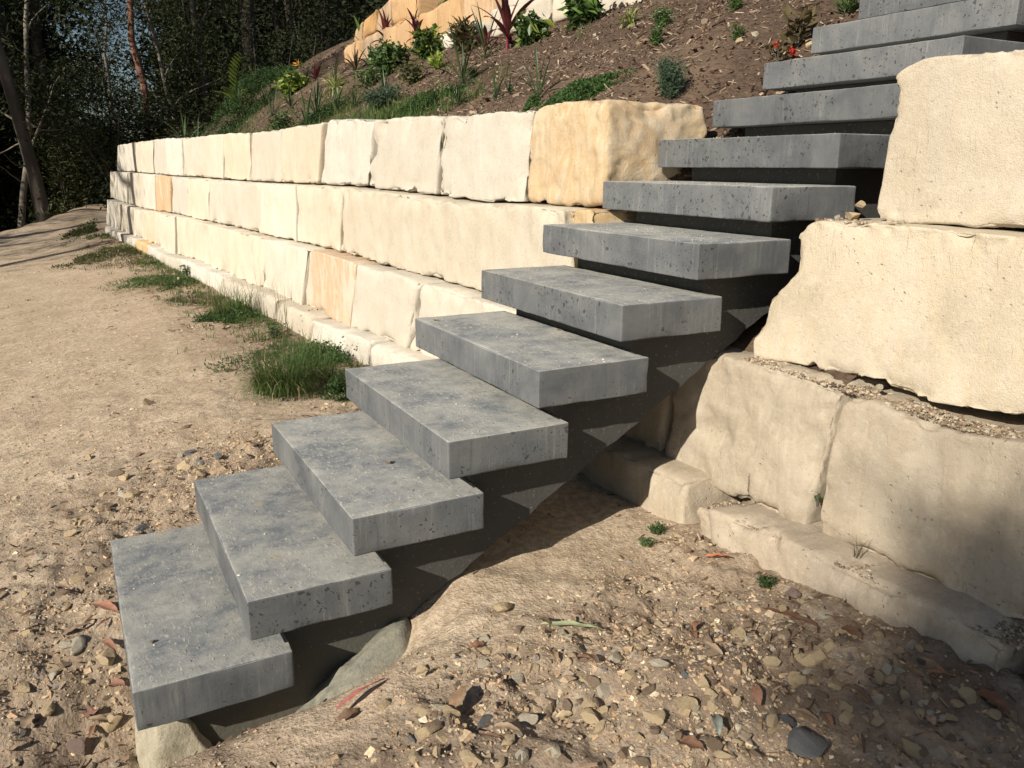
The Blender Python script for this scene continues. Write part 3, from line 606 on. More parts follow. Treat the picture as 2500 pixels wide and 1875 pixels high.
named = [
    ((8, 1065, 700), 150, 'rtan', 'large ochre stone alone on the swept dirt, casting a dark shadow', 3),
    ((8, 1160, 1140), 110, 'rpale', 'upright pale pointed stone in the middle of the foreground gravel', 5),
    ((8, 1905, 850), 95, 'rtan', 'cracked square ochre stone right of the pale green leaf', 1),
    ((8, 1540, 935), 55, 'rpale', 'small whitish stone under the tip of the pale green leaf', 2),
    ((8, 1960, 1350), 150, 'rtan', 'big blocky ochre stone at the foot of the dark soil mound', 7),
    ((8, 1650, 1320), 140, 'rtan', 'wide yellow stone left of the dark soil mound', 4),
    ((8, 1735, 1010), 130, 'rpale', 'cream stone half buried in the top of the soil mound', 6),
    ((8, 350, 1280), 100, 'rtan', 'tan stone right beside the long red leaf', 8),
    ((8, 580, 1075), 120, 'rtan', 'flat orange stone beside the set concrete footing', 0),
    ((8, 1080, 1480), 80, 'rpale', 'pale rounded stone near the bottom edge of the picture', 9),
    ((8, 950, 1370), 110, 'rgrey', 'dark blue stone in the foreground gravel', 2),
    ((8, 1040, 1620), 90, 'rtan', 'yellow stone cut by the bottom edge of the picture', 3),
    ((9, 945, 1530), 290, 'rgrey', 'biggest blue grey boulder, half buried in the shaded lower right gravel', 5),
    ((9, 1560, 1570), 170, 'rtan', 'squarish tan stone right of the blue grey boulder', 7),
    ((9, 700, 1040), 140, 'rtan', 'flat tan stone in shade left of the largest tan one', 1),
    ((9, 930, 1010), 190, 'rtan', 'largest tan stone in the shaded heap by the footing', 6),
    ((9, 285, 1150), 140, 'rtan', 'rounded tan stone on the shaded side of the soil mound', 8),
    ((9, 490, 1260), 130, 'rtan', 'angular buff stone between the soil mound and the boulder', 4),
    ((9, 1800, 1270), 85, 'rtan', 'upper of two smooth yellow stones by the wall footing', 9),
    ((9, 1770, 1355), 95, 'rtan', 'lower of two smooth yellow stones by the wall footing', 9),
    ((9, 1485, 1215), 110, 'rtan', 'orange yellow stone leaning on paler ones near the footing', 0),
    ((9, 1620, 1265), 90, 'rpale', 'flat whitish stone between the yellow stones', 2),
    ((9, 805, 610), 110, 'rpurp', 'flat purple brown stone leaning against the footing block', 3),
    ((9, 880, 665), 60, 'rtan', 'small round tan stone at the base of the footing block', 9),
    ((9, 765, 710), 85, 'rtan', 'square tan stone just below the purple brown one', 1),
    ((9, 650, 890), 95, 'rtan', 'round buff stone under the long bark strip', 8),
    ((9, 240, 1300), 90, 'rpale', 'pinkish white stone near the bottom edge in shade', 4),
    ((9, 150, 270), 60, 'rtan', 'tan stone beside the green weed at the wall foot', 3),
    ((7, 655, 1395), 155, 'rtan', 'rough brown stone against the near corner of the lowest tread', 6),
    ((7, 460, 915), 130, 'rpale', 'flat pale stone left of the lowest tread', 2),
    ((7, 640, 1000), 190, 'rtan', 'big smooth tan stone touching the edge of the lowest tread', 4),
    ((7, 510, 1530), 190, 'rpurp', 'large dull stone at the bottom left among dead leaves', 7),
    ((7, 315, 1115), 75, 'rpale', 'small white angular stone in the left gravel', 5),
    ((7, 865, 1600), 55, 'rpale', 'white pebble by the foot of the beam', 0),
    ((7, 430, 270), 110, 'rtan', 'flat tan stone on the bare dirt left of the stair', 1),
    ((7, 840, 225), 90, 'rgrey', 'dark grey stone behind the lowest tread', 8),
    ((4, 680, 1380), 105, 'rbrown', 'dark clod standing on the left gravel with a long shadow', 3),
    ((4, 1105, 1350), 125, 'rtan', 'round yellow stone behind the second tread', 6),
    ((4, 810, 1495), 120, 'rtan', 'wide yellow stone left of the second tread', 2),
    ((4, 1145, 1250), 90, 'rgrey', 'blue grey stone, leftmost in the heap behind the stair', 1),
    ((4, 1315, 1265), 75, 'rgrey', 'blue grey stone, rightmost in the heap behind the stair', 5),
    ((4, 1195, 1290), 70, 'rgrey', 'flat grey stone between the two blue ones of the heap', 4),
    ((4, 895, 950), 75, 'rbrown', 'dark crumbly clod on the bare track', 7),
    ((4, 645, 965), 40, 'rbrown', 'smaller dark clod left on the bare track', 0),
    ((4, 700, 1010), 38, 'rbrown', 'little brown stone below the dark clods on the track', 3),
    ((4, 1120, 1090), 65, 'rbrown', 'brown stone at the far edge of the gravel heap', 2),
]
for c, s_, mk, lab, k in named: rock_at(cr(*c), px(s_, cr(*c)), mk, lab, k=k)
# unnamed but countable stones, scattered where the gravel is
zones = [(lambda: (random.uniform(1000, 2480), random.uniform(1540, 1870)), 180, 'foreground gravel'),
         (lambda: (random.uniform(1760, 2400), random.uniform(1470, 1700)), 38, 'gravel by the near wall'),
         (lambda: (random.uniform(20, 300), random.uniform(1350, 1870)), 44, 'gravel left of the stair'),
         (lambda: (random.uniform(180, 640), random.uniform(1060, 1300)), 40, 'heap behind the stair'),
         (lambda: (random.uniform(620, 860), random.uniform(975, 1030)), 14, 'gravel by the grass tuft')]
cn = {'rtan': 'tan', 'rpale': 'pale cream', 'rgrey': 'blue grey', 'rbrown': 'brown'}
for fn_, cnt, where in zones:
    for _ in range(cnt):
        p = fn_(); q = march(p, ground_z)
        if (-.05 < q[0] < 4 and 0.02 < q[1] < .98): continue
        if q[0] > 1.74 - SL * q[1]: continue
        mk = random.choices(['rtan', 'rpale', 'rgrey', 'rbrown'], [6.5, 2.6, .55, 2.6])[0]
        sz = random.triangular(.016, .062, .026); rock_at(q, sz, mk, f'{"small" if sz < .028 else "medium sized" if sz < .044 else "larger"} {cn[mk]} stone loose in the {where}', f'{cn[mk]} stones in the {where}')

CUBE = (np.array([[sx, sy, sz] for sx in (-1, 1) for sy in (-1, 1) for sz in (-1, 1)], float) * .72, np.array([[0, 1, 3, 2], [4, 6, 7, 5], [0, 4, 5, 1], [2, 3, 7, 6], [0, 2, 6, 4], [1, 5, 7, 3]]))
def scatter_mesh(name, n, sampler, size, palette, mat, fn, flat=.7, base=I0, seed=1, kind='stuff', sink=.1, smooth=False, tilt=None, dims=None):
    r = np.random.default_rng(seed); xy = sampler(r, n); n = len(xy); bV, bF = base; nv = len(bV)
    s_ = size(r, n); q = r.normal(size=(n, 4)); q /= np.linalg.norm(q, axis=1)[:, None]
    w, x, y, z = q.T
    R = np.stack([1 - 2 * (y * y + z * z), 2 * (x * y - z * w), 2 * (x * z + y * w), 2 * (x * y + z * w), 1 - 2 * (x * x + z * z), 2 * (y * z - x * w), 2 * (x * z - y * w), 2 * (y * z + x * w), 1 - 2 * (x * x + y * y)], 1).reshape(n, 3, 3)
    B = (bV[None] * (1 + r.uniform(-.38, .30, (n, nv, 1))) + (r.uniform(-.22, .22, (n, nv, 3)) if dims is None else 0)) * (r.uniform(.6, 1, (n, 1, 3)) if dims is None else np.array(dims)[None, None] * r.uniform(.6, 1.2, (n, 1, 3)))
    if tilt is not None:
        a = r.uniform(0, 2 * PI, n); t1 = r.normal(0, tilt, n); t2 = r.normal(0, tilt, n); ca, sa = np.cos(a), np.sin(a)
        B = np.stack([B[..., 0], B[..., 1], B[..., 2] + t1[:, None] * B[..., 0] + t2[:, None] * B[..., 1]], -1)
        B = np.stack([B[..., 0] * ca[:, None] - B[..., 1] * sa[:, None], B[..., 0] * sa[:, None] + B[..., 1] * ca[:, None], B[..., 2]], -1)
    else:
        B = np.einsum('nij,nvj->nvi', R, B); B[..., 2] *= flat
    zz = fn(xy[:, 0], xy[:, 1]); c = np.stack([xy[:, 0], xy[:, 1], zz + s_ * sink], 1)
    V = (B * s_[:, None, None] + c[:, None]).reshape(-1, 3)
    F = (bF[None] + (np.arange(n) * nv)[:, None, None]).reshape(-1, bF.shape[1])
    pal = np.array(palette); cc = pal[r.integers(0, len(pal), n)] * r.uniform(.75, 1.2, (n, 1)); cols = np.repeat(cc, nv, 0)
    o = link(name, mesh(name, V, F, smooth, cols), None, mat); return tag(o, kind=kind)
PALG = [(.50, .38, .25), (.54, .43, .29), (.42, .31, .20), (.36, .265, .17), (.58, .50, .37), (.27, .20, .14), (.24, .21, .18), (.48, .34, .21), (.44, .35, .25), (.34, .25, .165), (.46, .34, .22)]
def samp(x0, x1, y0, y1, dens, excl=True):
    def f(r, n):
        x = r.uniform(x0, x1, n * 6); y = r.uniform(y0, y1, n * 6); k = r.uniform(0, 1, n * 6) < dens(x, y)
        if excl: k &= ~((x > -.0) & (x < .5) & (y > .02) & (y < .96)); k &= x < 1.79 - SL * y + .0
        return np.stack([x[k], y[k]], 1)[:n]
    return f
patch = lambda x, y: np.clip(.55 + fbm(np.stack([x, y, x * 0], 1), 4, 3, 51), .08, 1)
scatter_mesh('gravel', 17000, samp(-.5, 2.1, -1.35, 2.2, lambda x, y: np.clip(rubble(x, y) * patch(x, y) + .015, 0, 1)), lambda r, n: np.clip(r.lognormal(-5.45, .5, n), .002, .016), PALG, M['pebble'], ground_z, seed=3, sink=-.35)
scatter_mesh('gravel', 13000, samp(-.5, 2.1, -1.35, 2.2, lambda x, y: np.clip(rubble(x, y) * patch(x, y) + .01, 0, 1)), lambda r, n: np.clip(r.lognormal(-5.25, .5, n), .002, .019), PALG, M['pebble'], ground_z, base=CUBE, seed=13, sink=-.3)
scatter_mesh('leaf_litter', 4500, samp(-.5, 2.1, -1.35, 2.4, lambda x, y: np.clip((rubble(x, y) + .04) * patch(x, y + 7), 0, 1)), lambda r, n: np.clip(r.lognormal(-4.9, .5, n), .004, .022), [(.20, .13, .085), (.28, .19, .13), (.14, .09, .06), (.34, .26, .18), (.10, .07, .05)], M['bits'], ground_z, base=CUBE, dims=(1.2, .28, .10), tilt=.35, seed=14, sink=.2)
scatter_mesh('gravel', 9000, samp(-.6, 2.0, -1.2, 2.4, lambda x, y: np.clip((1 - rubble(x, y)) * .35 * patch(x, y) ** 2 + .03, 0, 1)), lambda r, n: np.clip(r.lognormal(-5.75, .35, n), .0018, .008), PALG, M['pebble'], ground_z, seed=4)
scatter_mesh('gravel', 17000, samp(-1.6, 1.8, 1.8, 13, lambda x, y: np.clip(.35 * patch(x, y) ** 1.5 * (6 / (y + 3)) ** 1.6, 0, 1)), lambda r, n: np.clip(r.lognormal(-5.05, .5, n), .003, .018), PALG, M['pebble'], ground_z, seed=5, sink=-.1)
# crumbs on the ledges of the near wall and between wall and flight
def ledge(a, z, y0, y1, depth, n, seed, big=.0035):
    def f(r, m):
        y = r.uniform(y1, y0, m); x = a - SL * y + r.uniform(.02, depth, m) ** 1.0; return np.stack([x, y], 1)
    scatter_mesh('ledge_crumbs', n, f, lambda r, m: np.clip(r.lognormal(math.log(big), .5, m), .0012, .012), [(.36, .28, .19), (.44, .36, .26), (.26, .19, .13), (.20, .15, .11), (.52, .46, .36)], M['pebble'], lambda x, y: z(y), seed=seed)
ledge(A1, lambda y: np.interp(y, [-1.1, -.5, 0], [.150, .148, .138]), -.02, -1.5, .15, 3800, 61)
ledge(A2, lambda y: np.interp(y, [-1.1, -.75, -.3, 0], [.625, .605, .632, .645]), -.0, -1.4, .13, 3600, 62)
ledge(A3, lambda y: 1.112 + 0 * y, -.16, -.42, .14, 160, 63, .005)
ledge(A1, lambda y: .14 + 0 * y, 9, 1.0, .15, 1500, 64, .005)
for p, s_, mk in (((2.135, -.235, 1.125), .06, 'rtan'), ((2.17, -.20, 1.12), .045, 'rtan'), ((2.11, -.20, 1.118), .035, 'rpale'), ((2.14, -.26, 1.16), .035, 'rtan')):
    rock_at(p, s_, mk, 'tan rubble stone wedged between the upper treads and the topmost near block', 'rubble wedged beside the upper treads')
rock_at(on_wall(cr(9, 1005, 365), 1.86), .026, 'rpale', 'white pebble on the dusty ledge of the footing block', k=2)
rock_at(on_wall(cr(9, 1155, 465), 1.86), .022, 'rgrey', 'dark blue pebble on the dusty ledge of the footing block', k=5)
rock_at(on_wall(cr(6, 1345, 858), 1.98), .028, 'rpale', 'pale chip under the edge of the widest near block', k=3)

# ------------------------------------------------------------------ garden plants
def gz1(fn, x, y): return float(fn(np.array([x]), np.array([y]))[0])
def leaf_mesh(name, Lg, Wd, droop, elev, n=9, fold=.25, twist=0., shape=.35, wave=0., striped=False, thick=0.0):
    """one strap or blade leaf, base at origin, running out along +X; droop = total bend in radians"""
    t = np.linspace(0, 1, n); ang = elev - droop * t ** 1.4; ds = Lg / (n - 1)
    x = np.concatenate([[0], np.cumsum(np.cos(ang[:-1]) * ds)]); z = np.concatenate([[0], np.cumsum(np.sin(ang[:-1]) * ds)])
    w = Wd / 2 * np.minimum((t / shape + .22) ** .8, 1) * np.clip(1 - ((t - shape) / (1 - shape)).clip(0) ** 2.2, .02, 1)
    V = []
    for i in range(n):
        tw = twist * t[i]; nx, nz = -math.sin(ang[i]), math.cos(ang[i]); wz = wave * Wd * math.sin(t[i] * 17)
        for k in (-1, -.5, 0, .5, 1):
            h = abs(k) * w[i] * fold + (wz if k else 0) * k * k; y_ = k * w[i] * math.cos(tw); h += k * w[i] * math.sin(tw)
            V.append((x[i] + nx * h, y_, z[i] + nz * h))
    V = np.array(V); c = np.zeros((len(V), 3)); c[:, 0] = .5
    if striped: c.reshape(n, 5, 3)[:, [0, 4], 1] = 1.0; c.reshape(n, 5, 3)[:, [1, 3], 1] = .35
    return mesh(name, V, grid_faces(n, 5), True, c)
def rosette(p, name, label, cat, n, Lg, Wd, mat, elev=(.3, 1.4), droop=(.5, 1.6), stem=0.0, group=None, stemr=.008, stemmat='red', fn=bank_z, striped=False, fold=.3, shape=.35, tiers=True, s_var=.25, seed=None, wave=0., leafname='leaf', sink=.0):
    r = random.Random(seed if seed is not None else hash(label) % 1000 if False else len(label) * 7 + int(p[0]))
    q = p if len(p) == 3 else march(p, fn)
    t = empty(name, (q[0], q[1], q[2] - sink), 0, label, cat, group)
    ms = []
    for k in range(4):
        f = k / 3; e = elev[0] + (elev[1] - elev[0]) * f; d = droop[1] + (droop[0] - droop[1]) * f
        m = leaf_mesh(leafname, Lg, Wd, d, e, striped=striped, fold=fold, shape=shape, twist=r.uniform(-.5, .5), wave=wave); m.materials.append(M[mat]); ms.append(m)
    for i in range(n):
        f = (i + .5) / n; o = bpy.data.objects.new(leafname, ms[min(3, int(f * 4))]); COL.objects.link(o); o.parent = t
        o.location = (r.uniform(-.01, .01), r.uniform(-.01, .01), stem * (.45 + .55 * f) if stem else 0)
        o.rotation_euler = (r.uniform(-.15, .15), r.uniform(-.15, .15), i * 2.399 + r.uniform(-.4, .4)); s_ = r.uniform(1 - s_var, 1 + s_var * .4) * (.75 + .25 * f); o.scale = (s_,) * 3
    if stem:
        V, F = tube([(0, 0, -.02), (.004, 0, stem * .5), (0, .004, stem)], [stemr, stemr * .9, stemr * .7], 6)
        link('stem', mesh('stem', V, F), t, M[stemmat])
    return t
def tube(path, rad, sides=7, cap=True):
    P = np.array(path, float); n = len(P); T_ = np.gradient(P, axis=0); T_ /= np.linalg.norm(T_, axis=1)[:, None] + 1e-9
    V = []
    for i in range(n):
        a = np.cross(T_[i], [0.31, .92, .1]); a /= np.linalg.norm(a) + 1e-9; b = np.cross(T_[i], a)
        th = np.linspace(0, 2 * PI, sides, endpoint=False); V.append(P[i] + rad[i] * (np.cos(th)[:, None] * a + np.sin(th)[:, None] * b))
    V = np.concatenate(V); i = np.arange(n - 1)[:, None] * sides; k = np.arange(sides)[None]; k2 = (k + 1) % sides
    F = np.stack([i + k, i + k2, i + sides + k2, i + sides + k], -1).reshape(-1, 4); return V, F
def merge(parts):
    V = []; F = []; o = 0
    for v, f in parts: V.append(v); F.append(f + o); o += len(v)
    return np.concatenate(V), np.concatenate(F)
def leaves(C, Lg, Wd, seed, droop=.3, var=.3, up=None):
    """many small folded leaves (two triangles either side of the midrib -> 4 verts, 2 quads share)"""
    r = np.random.default_rng(seed); n = len(C); d = r.normal(size=(n, 3)); d[:, 2] = d[:, 2] * .6 - droop
    if up is not None: d[:, 2] = np.abs(d[:, 2]) + up
    d /= np.linalg.norm(d, axis=1)[:, None]; s_ = np.cross(d, r.normal(size=(n, 3))); s_ /= np.linalg.norm(s_, axis=1)[:, None] + 1e-9
    L_ = Lg * r.uniform(1 - var, 1 + var, (n, 1)); w = Wd * r.uniform(1 - var, 1 + var, (n, 1)) / 2; nn = np.cross(d, s_)
    V = np.stack([C, C + d * L_ * .45 + s_ * w + nn * w * .4, C + d * L_, C + d * L_ * .45 - s_ * w + nn * w * .4], 1).reshape(-1, 3)
    i = np.arange(n)[:, None] * 4; F = np.concatenate([i + [[0, 1, 2]], i + [[0, 2, 3]]]); return V, F
def shrub(p, label, w, h, n, lf, mat, cat='shrub', name='garden_shrub', group=None, fn=bank_z, droop=.1, up=None, seed=1, mat2=None, n2=0, stems=7, low=.15):
    q = p if len(p) == 3 else march(p, fn); r = np.random.default_rng(seed)
    t = empty(name, tuple(q), 0, label, cat, group)
    tips = [(w * .4 * r.uniform(.3, 1) * math.cos(a), w * .4 * r.uniform(.3, 1) * math.sin(a), h * r.uniform(.5, .95)) for a in np.linspace(0, 6.28, stems, endpoint=False)]
    link('stem', mesh('stem', *merge([tube([(0, 0, -.02), (x * .5, y * .5, z * .6), (x, y, z)], [.006 * (w / .3 + .5), .004, .002], 5) for x, y, z in tips])), t, M['bgrey' if mat != 'red' else 'red'])
    C = []
    for x, y, z in tips:
        m = n // stems; f = r.uniform(low, 1.05, (m, 1)); c = np.array([[x, y, z]]) * f; C.append(c + r.normal(size=(m, 3)) * np.array([w, w, h]) * .11)
    C = np.concatenate(C); C[:, 2] = np.abs(C[:, 2])
    link('foliage', mesh('foliage', *leaves(C, lf[0], lf[1], seed, droop, up=up)), t, M[mat])
    if mat2:
        C2 = C[r.integers(0, len(C), n2)] + r.normal(size=(n2, 3)) * w * .05; C2[:, 2] += h * .05
        link('new_leaves', mesh('new_leaves', *leaves(C2, lf[0] * 1.5, lf[1] * 1.6, seed + 1, droop)), t, M[mat2])
    return t
def blades(q, n, Lg, Wd, spread, seed, fn, lean=.5, segs=4):
    """curved grass blades rooted over a disc"""
    r = np.random.default_rng(seed); a = r.uniform(0, 2 * PI, n); rr = spread * np.sqrt(r.uniform(0, 1, n)); bx_ = q[0] + rr * np.cos(a); by_ = q[1] + rr * np.sin(a)
    bz = fn(bx_, by_); L_ = Lg * r.uniform(.5, 1.15, n); az = a + r.normal(0, .9, n); k = lean * r.uniform(.2, 1.6, n)
    V = np.zeros((n, segs + 1, 2, 3)); px_ = bx_.copy(); py_ = by_.copy(); pz_ = bz - .004; el = PI / 2 - k * .25
    for s_ in range(segs + 1):
        f = s_ / segs; w = Wd / 2 * (1 - f) ** .7 + .0002; sx_, sy_ = -np.sin(az) * w, np.cos(az) * w
        V[:, s_, 0] = np.stack([px_ + sx_, py_ + sy_, pz_], 1); V[:, s_, 1] = np.stack([px_ - sx_, py_ - sy_, pz_], 1)
        ds = L_ / segs; px_ = px_ + np.cos(el) * np.cos(az) * ds; py_ = py_ + np.cos(el) * np.sin(az) * ds; pz_ = pz_ + np.sin(el) * ds; el = el - k * .55
    i = (np.arange(n)[:, None] * (segs + 1) + np.arange(segs)[None]).ravel() * 2
    return V.reshape(-1, 3), np.stack([i, i + 1, i + 3, i + 2], 1)
def clump(p, label, n, Lg, Wd, spread, mat='grass', fn=ground_z, lean=.5, seed=1, name='grass_tuft', cat='grass tuft', group=None, kind=None):
    q = p if len(p) == 3 else march(p, fn); V, F = blades(q, n, Lg, Wd, spread, seed, fn, lean)
    o = link(name, mesh(name, V - q, F), None, M[mat]); o.location = tuple(q); return tag(o, label, cat, group, kind)
def wpx(w, p, fn=bank_z):       # a width of w overview pixels at that spot, in metres
    q = march(p, fn); return w / .8848 * np.dot(q - CAM, FWD) / FOC
c2 = lambda u, v: cr(2, u, v)
B = bank_z
def S(w, p): return wpx(w * .36, p)      # width given in crop pixels
# dark red and plum cordylines
rosette(c2(1075, 300), 'cordyline', 'tallest dark red cordyline with pink stalks and long arching leaves on the mulch bank', 'cordyline', 15, S(330, c2(1075, 300)), S(52, c2(1075, 300)), 'red', (.15, 1.35), (.3, 1.5), stem=S(110, c2(1075, 300)), stemr=.014, stemmat='pink', seed=4)
rosette(c2(945, 312), 'cordyline', 'small drooping dark red cordyline left of the tallest one', 'cordyline', 9, S(170, c2(945, 312)), S(38, c2(945, 312)), 'red', (.1, 1.0), (.6, 1.7), stem=S(50, c2(945, 312)), stemmat='pink', seed=5)
rosette(c2(352, 318), 'cordyline', 'red spiky cordyline before the ochre blocks, leftmost of the row', 'cordyline', 15, S(135, c2(352, 318)), S(22, c2(352, 318)), 'red', (.2, 1.4), (.3, 1.0), stem=S(125, c2(352, 318)), stemr=.008, stemmat='red', seed=6)
rosette(c2(530, 300), 'cordyline', 'plum purple cordyline standing between two green shrubs', 'cordyline', 15, S(125, c2(530, 300)), S(32, c2(530, 300)), 'plum', (.2, 1.4), (.3, 1.1), stem=S(120, c2(530, 300)), stemr=.008, stemmat='plum', seed=7)
rosette(cr(1, 1900, 480), 'cordyline', 'low reddish cordyline at the dark edge of the wood', 'cordyline', 12, S(120, cr(1, 1900, 470)), S(24, cr(1, 1900, 470)), 'red', (.1, 1.1), (.4, 1.2), seed=8)
# broad leaved shrubs
shrub(c2(600, 345), 'green shrub with pale new leaves below the plum cordyline', S(200, c2(600, 345)), S(150, c2(600, 345)), 900, (S(42, c2(600, 345)), S(20, c2(600, 345))), 'green', seed=3, mat2='lime', n2=90)
shrub(c2(370, 440), 'dark green leafy shrub in front of the leftmost red cordyline', S(250, c2(370, 440)), S(150, c2(370, 440)), 1100, (S(40, c2(370, 440)), S(22, c2(370, 440))), 'green', seed=4)
shrub(c2(1225, 262), 'shrub with large lime yellow lower leaves right of the tallest cordyline', S(190, c2(1225, 262)), S(175, c2(1225, 262)), 420, (S(62, c2(1225, 262)), S(27, c2(1225, 262))), 'green', seed=5, mat2='lime', n2=46, droop=.5)
shrub(c2(1540, 155), 'dark broad leaved shrub cut by the top edge of the picture', S(240, c2(1540, 155)), S(230, c2(1540, 155)), 520, (S(75, c2(1540, 155)), S(40, c2(1540, 155))), 'green', seed=6, mat2='bright', n2=26, droop=.3)
shrub(c2(815, 318), 'bronze green spiky shrub between plum and tallest cordylines', S(150, c2(815, 318)), S(165, c2(815, 318)), 420, (S(62, c2(815, 318)), S(17, c2(815, 318))), 'bronze', seed=7, up=.3)
shrub(c2(660, 415), 'little yellow green plant alone on the mulch', S(100, c2(660, 415)), S(95, c2(660, 415)), 130, (S(42, c2(660, 415)), S(14, c2(660, 415))), 'lime', seed=8, up=.2, stems=5)
shrub(cr(1, 1760, 560), 'lime green bush low on the far end of the bank', S(230, cr(1, 1760, 560)), S(110, cr(1, 1760, 560)), 1000, (S(34, cr(1, 1760, 560)), S(14, cr(1, 1760, 560))), 'lime', seed=9, mat2='green', n2=200)
shrub(c2(2005, 165), 'small dark green shrub just right of the striped clump', S(110, c2(2005, 165)), S(110, c2(2005, 165)), 600, (S(24, c2(2005, 165)), S(9, c2(2005, 165))), 'green', seed=10)
shrub(c2(1970, 275), 'small dark green shrub below the striped clump', S(90, c2(1970, 275)), S(110, c2(1970, 275)), 500, (S(22, c2(1970, 275)), S(9, c2(1970, 275))), 'green', seed=11)
shrub(cr(3, 480, 65), 'little dark shrub at the top edge of the picture', S(120, cr(3, 480, 65)), S(100, cr(3, 480, 65)), 500, (S(24, cr(3, 480, 65)), S(9, cr(3, 480, 65))), 'green', seed=12)
shrub(cr(3, 490, 235), 'tiny dark shrub halfway between ground cover and top edge', S(80, cr(3, 490, 235)), S(80, cr(3, 490, 235)), 300, (S(22, cr(3, 490, 235)), S(9, cr(3, 490, 235))), 'green', seed=13)
shrub(cr(3, 850, 290), 'lanky shrub with round dark leaves beside the highest treads', S(190, cr(3, 850, 290)), S(250, cr(3, 850, 290)), 80, (S(70, cr(3, 850, 290)), S(42, cr(3, 850, 290))), 'bronze', seed=14, up=.3, stems=6)
e = shrub(cr(3, 740, 370), 'low thorny plant with small red flowers beside the upper treads', S(180, cr(3, 740, 370)), S(100, cr(3, 740, 370)), 46, (S(45, cr(3, 740, 370)), S(28, cr(3, 740, 370))), 'bronze', seed=15, up=.2, stems=5)
q = march(cr(3, 740, 370), B); r_ = np.random.default_rng(3); sc_ = S(100, cr(3, 740, 370))
for k, (dx, dy, dz) in enumerate(((.25, -.7, .55), (.3, -.75, .42), (-.1, .3, .85), (.0, .25, .95))):
    v, f = leaves(r_.normal(size=(26, 3)) * sc_ * .09, sc_ * .16, sc_ * .13, k, 0, up=.3); f_ = link('flower', mesh('flower', v, f), e, M['flower']); f_.location = (dx * sc_, dy * sc_, dz * sc_)
shrub(cr(3, 1150, 95), 'small strappy green plant tucked behind the highest treads', S(120, cr(3, 1150, 95)), S(120, cr(3, 1150, 95)), 120, (S(70, cr(3, 1150, 95)), S(12, cr(3, 1150, 95))), 'green', seed=16, up=.6)
# striped and strappy rosettes
rosette(c2(1815, 150), 'striped_plant', 'bushy clump of cream striped arching leaves at the top of the picture', 'striped plant', 70, S(120, c2(1815, 150)), S(17, c2(1815, 150)), 'vari', (.2, 1.4), (.9, 2.3), seed=1, striped=True)
rosette(cr(1, 2010, 545), 'striped_plant', 'bright cream striped clump low at the far end of the bank', 'striped plant', 60, S(130, cr(1, 2010, 545)), S(18, cr(1, 2010, 545)), 'vari', (.2, 1.3), (.9, 2.3), seed=2, striped=True)
for (c, hgt, n, lab, m) in (((2, 1262, 595), 300, 13, 'tall dark strappy clump left of the green patch by the orange block', 'strap'), ((2, 1010, 605), 165, 16, 'strappy clump in the mulch, middle of three above the pale blocks', 'strap'),
        ((2, 780, 640), 165, 20, 'strappy clump leaning left over the dark ground cover', 'strap'), ((2, 170, 430), 150, 18, 'bronze strappy clump before the end of the ochre wall', 'bronze'), ((2, 260, 420), 150, 14, 'strappy clump right of the bronze one by the ochre wall', 'strap'),
        ((1, 1900, 700), 210, 22, 'large strappy clump with one orange bloom at the top of the long wall', 'strap'), ((1, 1745, 650), 130, 14, 'strappy clump just left of the large one with the bloom', 'strap'), ((1, 1590, 640), 110, 16, 'strappy clump below the lime bush', 'strap'),
        ((1, 1370, 700), 110, 16, 'dull strappy clump near the tall frond', 'strap'), ((1, 1230, 760), 90, 14, 'strappy clump beside the cycad fronds', 'strap'), ((1, 2130, 650), 120, 14, 'thin strappy clump at the foot of the mulch slope', 'strap'),
        ((2, 55, 690), 170, 18, 'grassy clump leaning over the wall top left of the needle bush', 'strap'), ((2, 1090, 560), 90, 8, 'sparse strappy seedling right of the middle clump', 'strap'), ((1, 1450, 640), 100, 14, 'strappy clump right of the tall frond', 'strap')):
    rosette(cr(*c), 'strappy_plant', lab, 'strappy plant', n, S(hgt * 1.12, cr(*c)), S(13, cr(*c)), m, (.45, 1.5), (.15, 1.5), seed=c[1], fold=.6, shape=.5)
b_ = march(cr(1, 1785, 580), B); v, f = leaves(r_.normal(size=(22, 3)) * .012, .06, .02, 5, 0, up=.1); o = link('orange_bloom', mesh('orange_bloom', v, f), None, M['yflower'])
q = march(cr(1, 1900, 700), B); o.location = (q[0] - .10, q[1] + .35, q[2] + .62); tag(o, 'orange bloom held above the large strappy clump', 'flower')
# a tender banana like plant, fresh green
t = rosette(c2(215, 330), 'banana_plant', 'fresh green broad leaved plant standing before the end of the ochre wall', 'banana plant', 5, S(190, c2(215, 330)), S(46, c2(215, 330)), 'bright', (1.0, 1.5), (.2, 1.1), stem=S(40, c2(215, 330)), stemr=.012, stemmat='bright', seed=3)
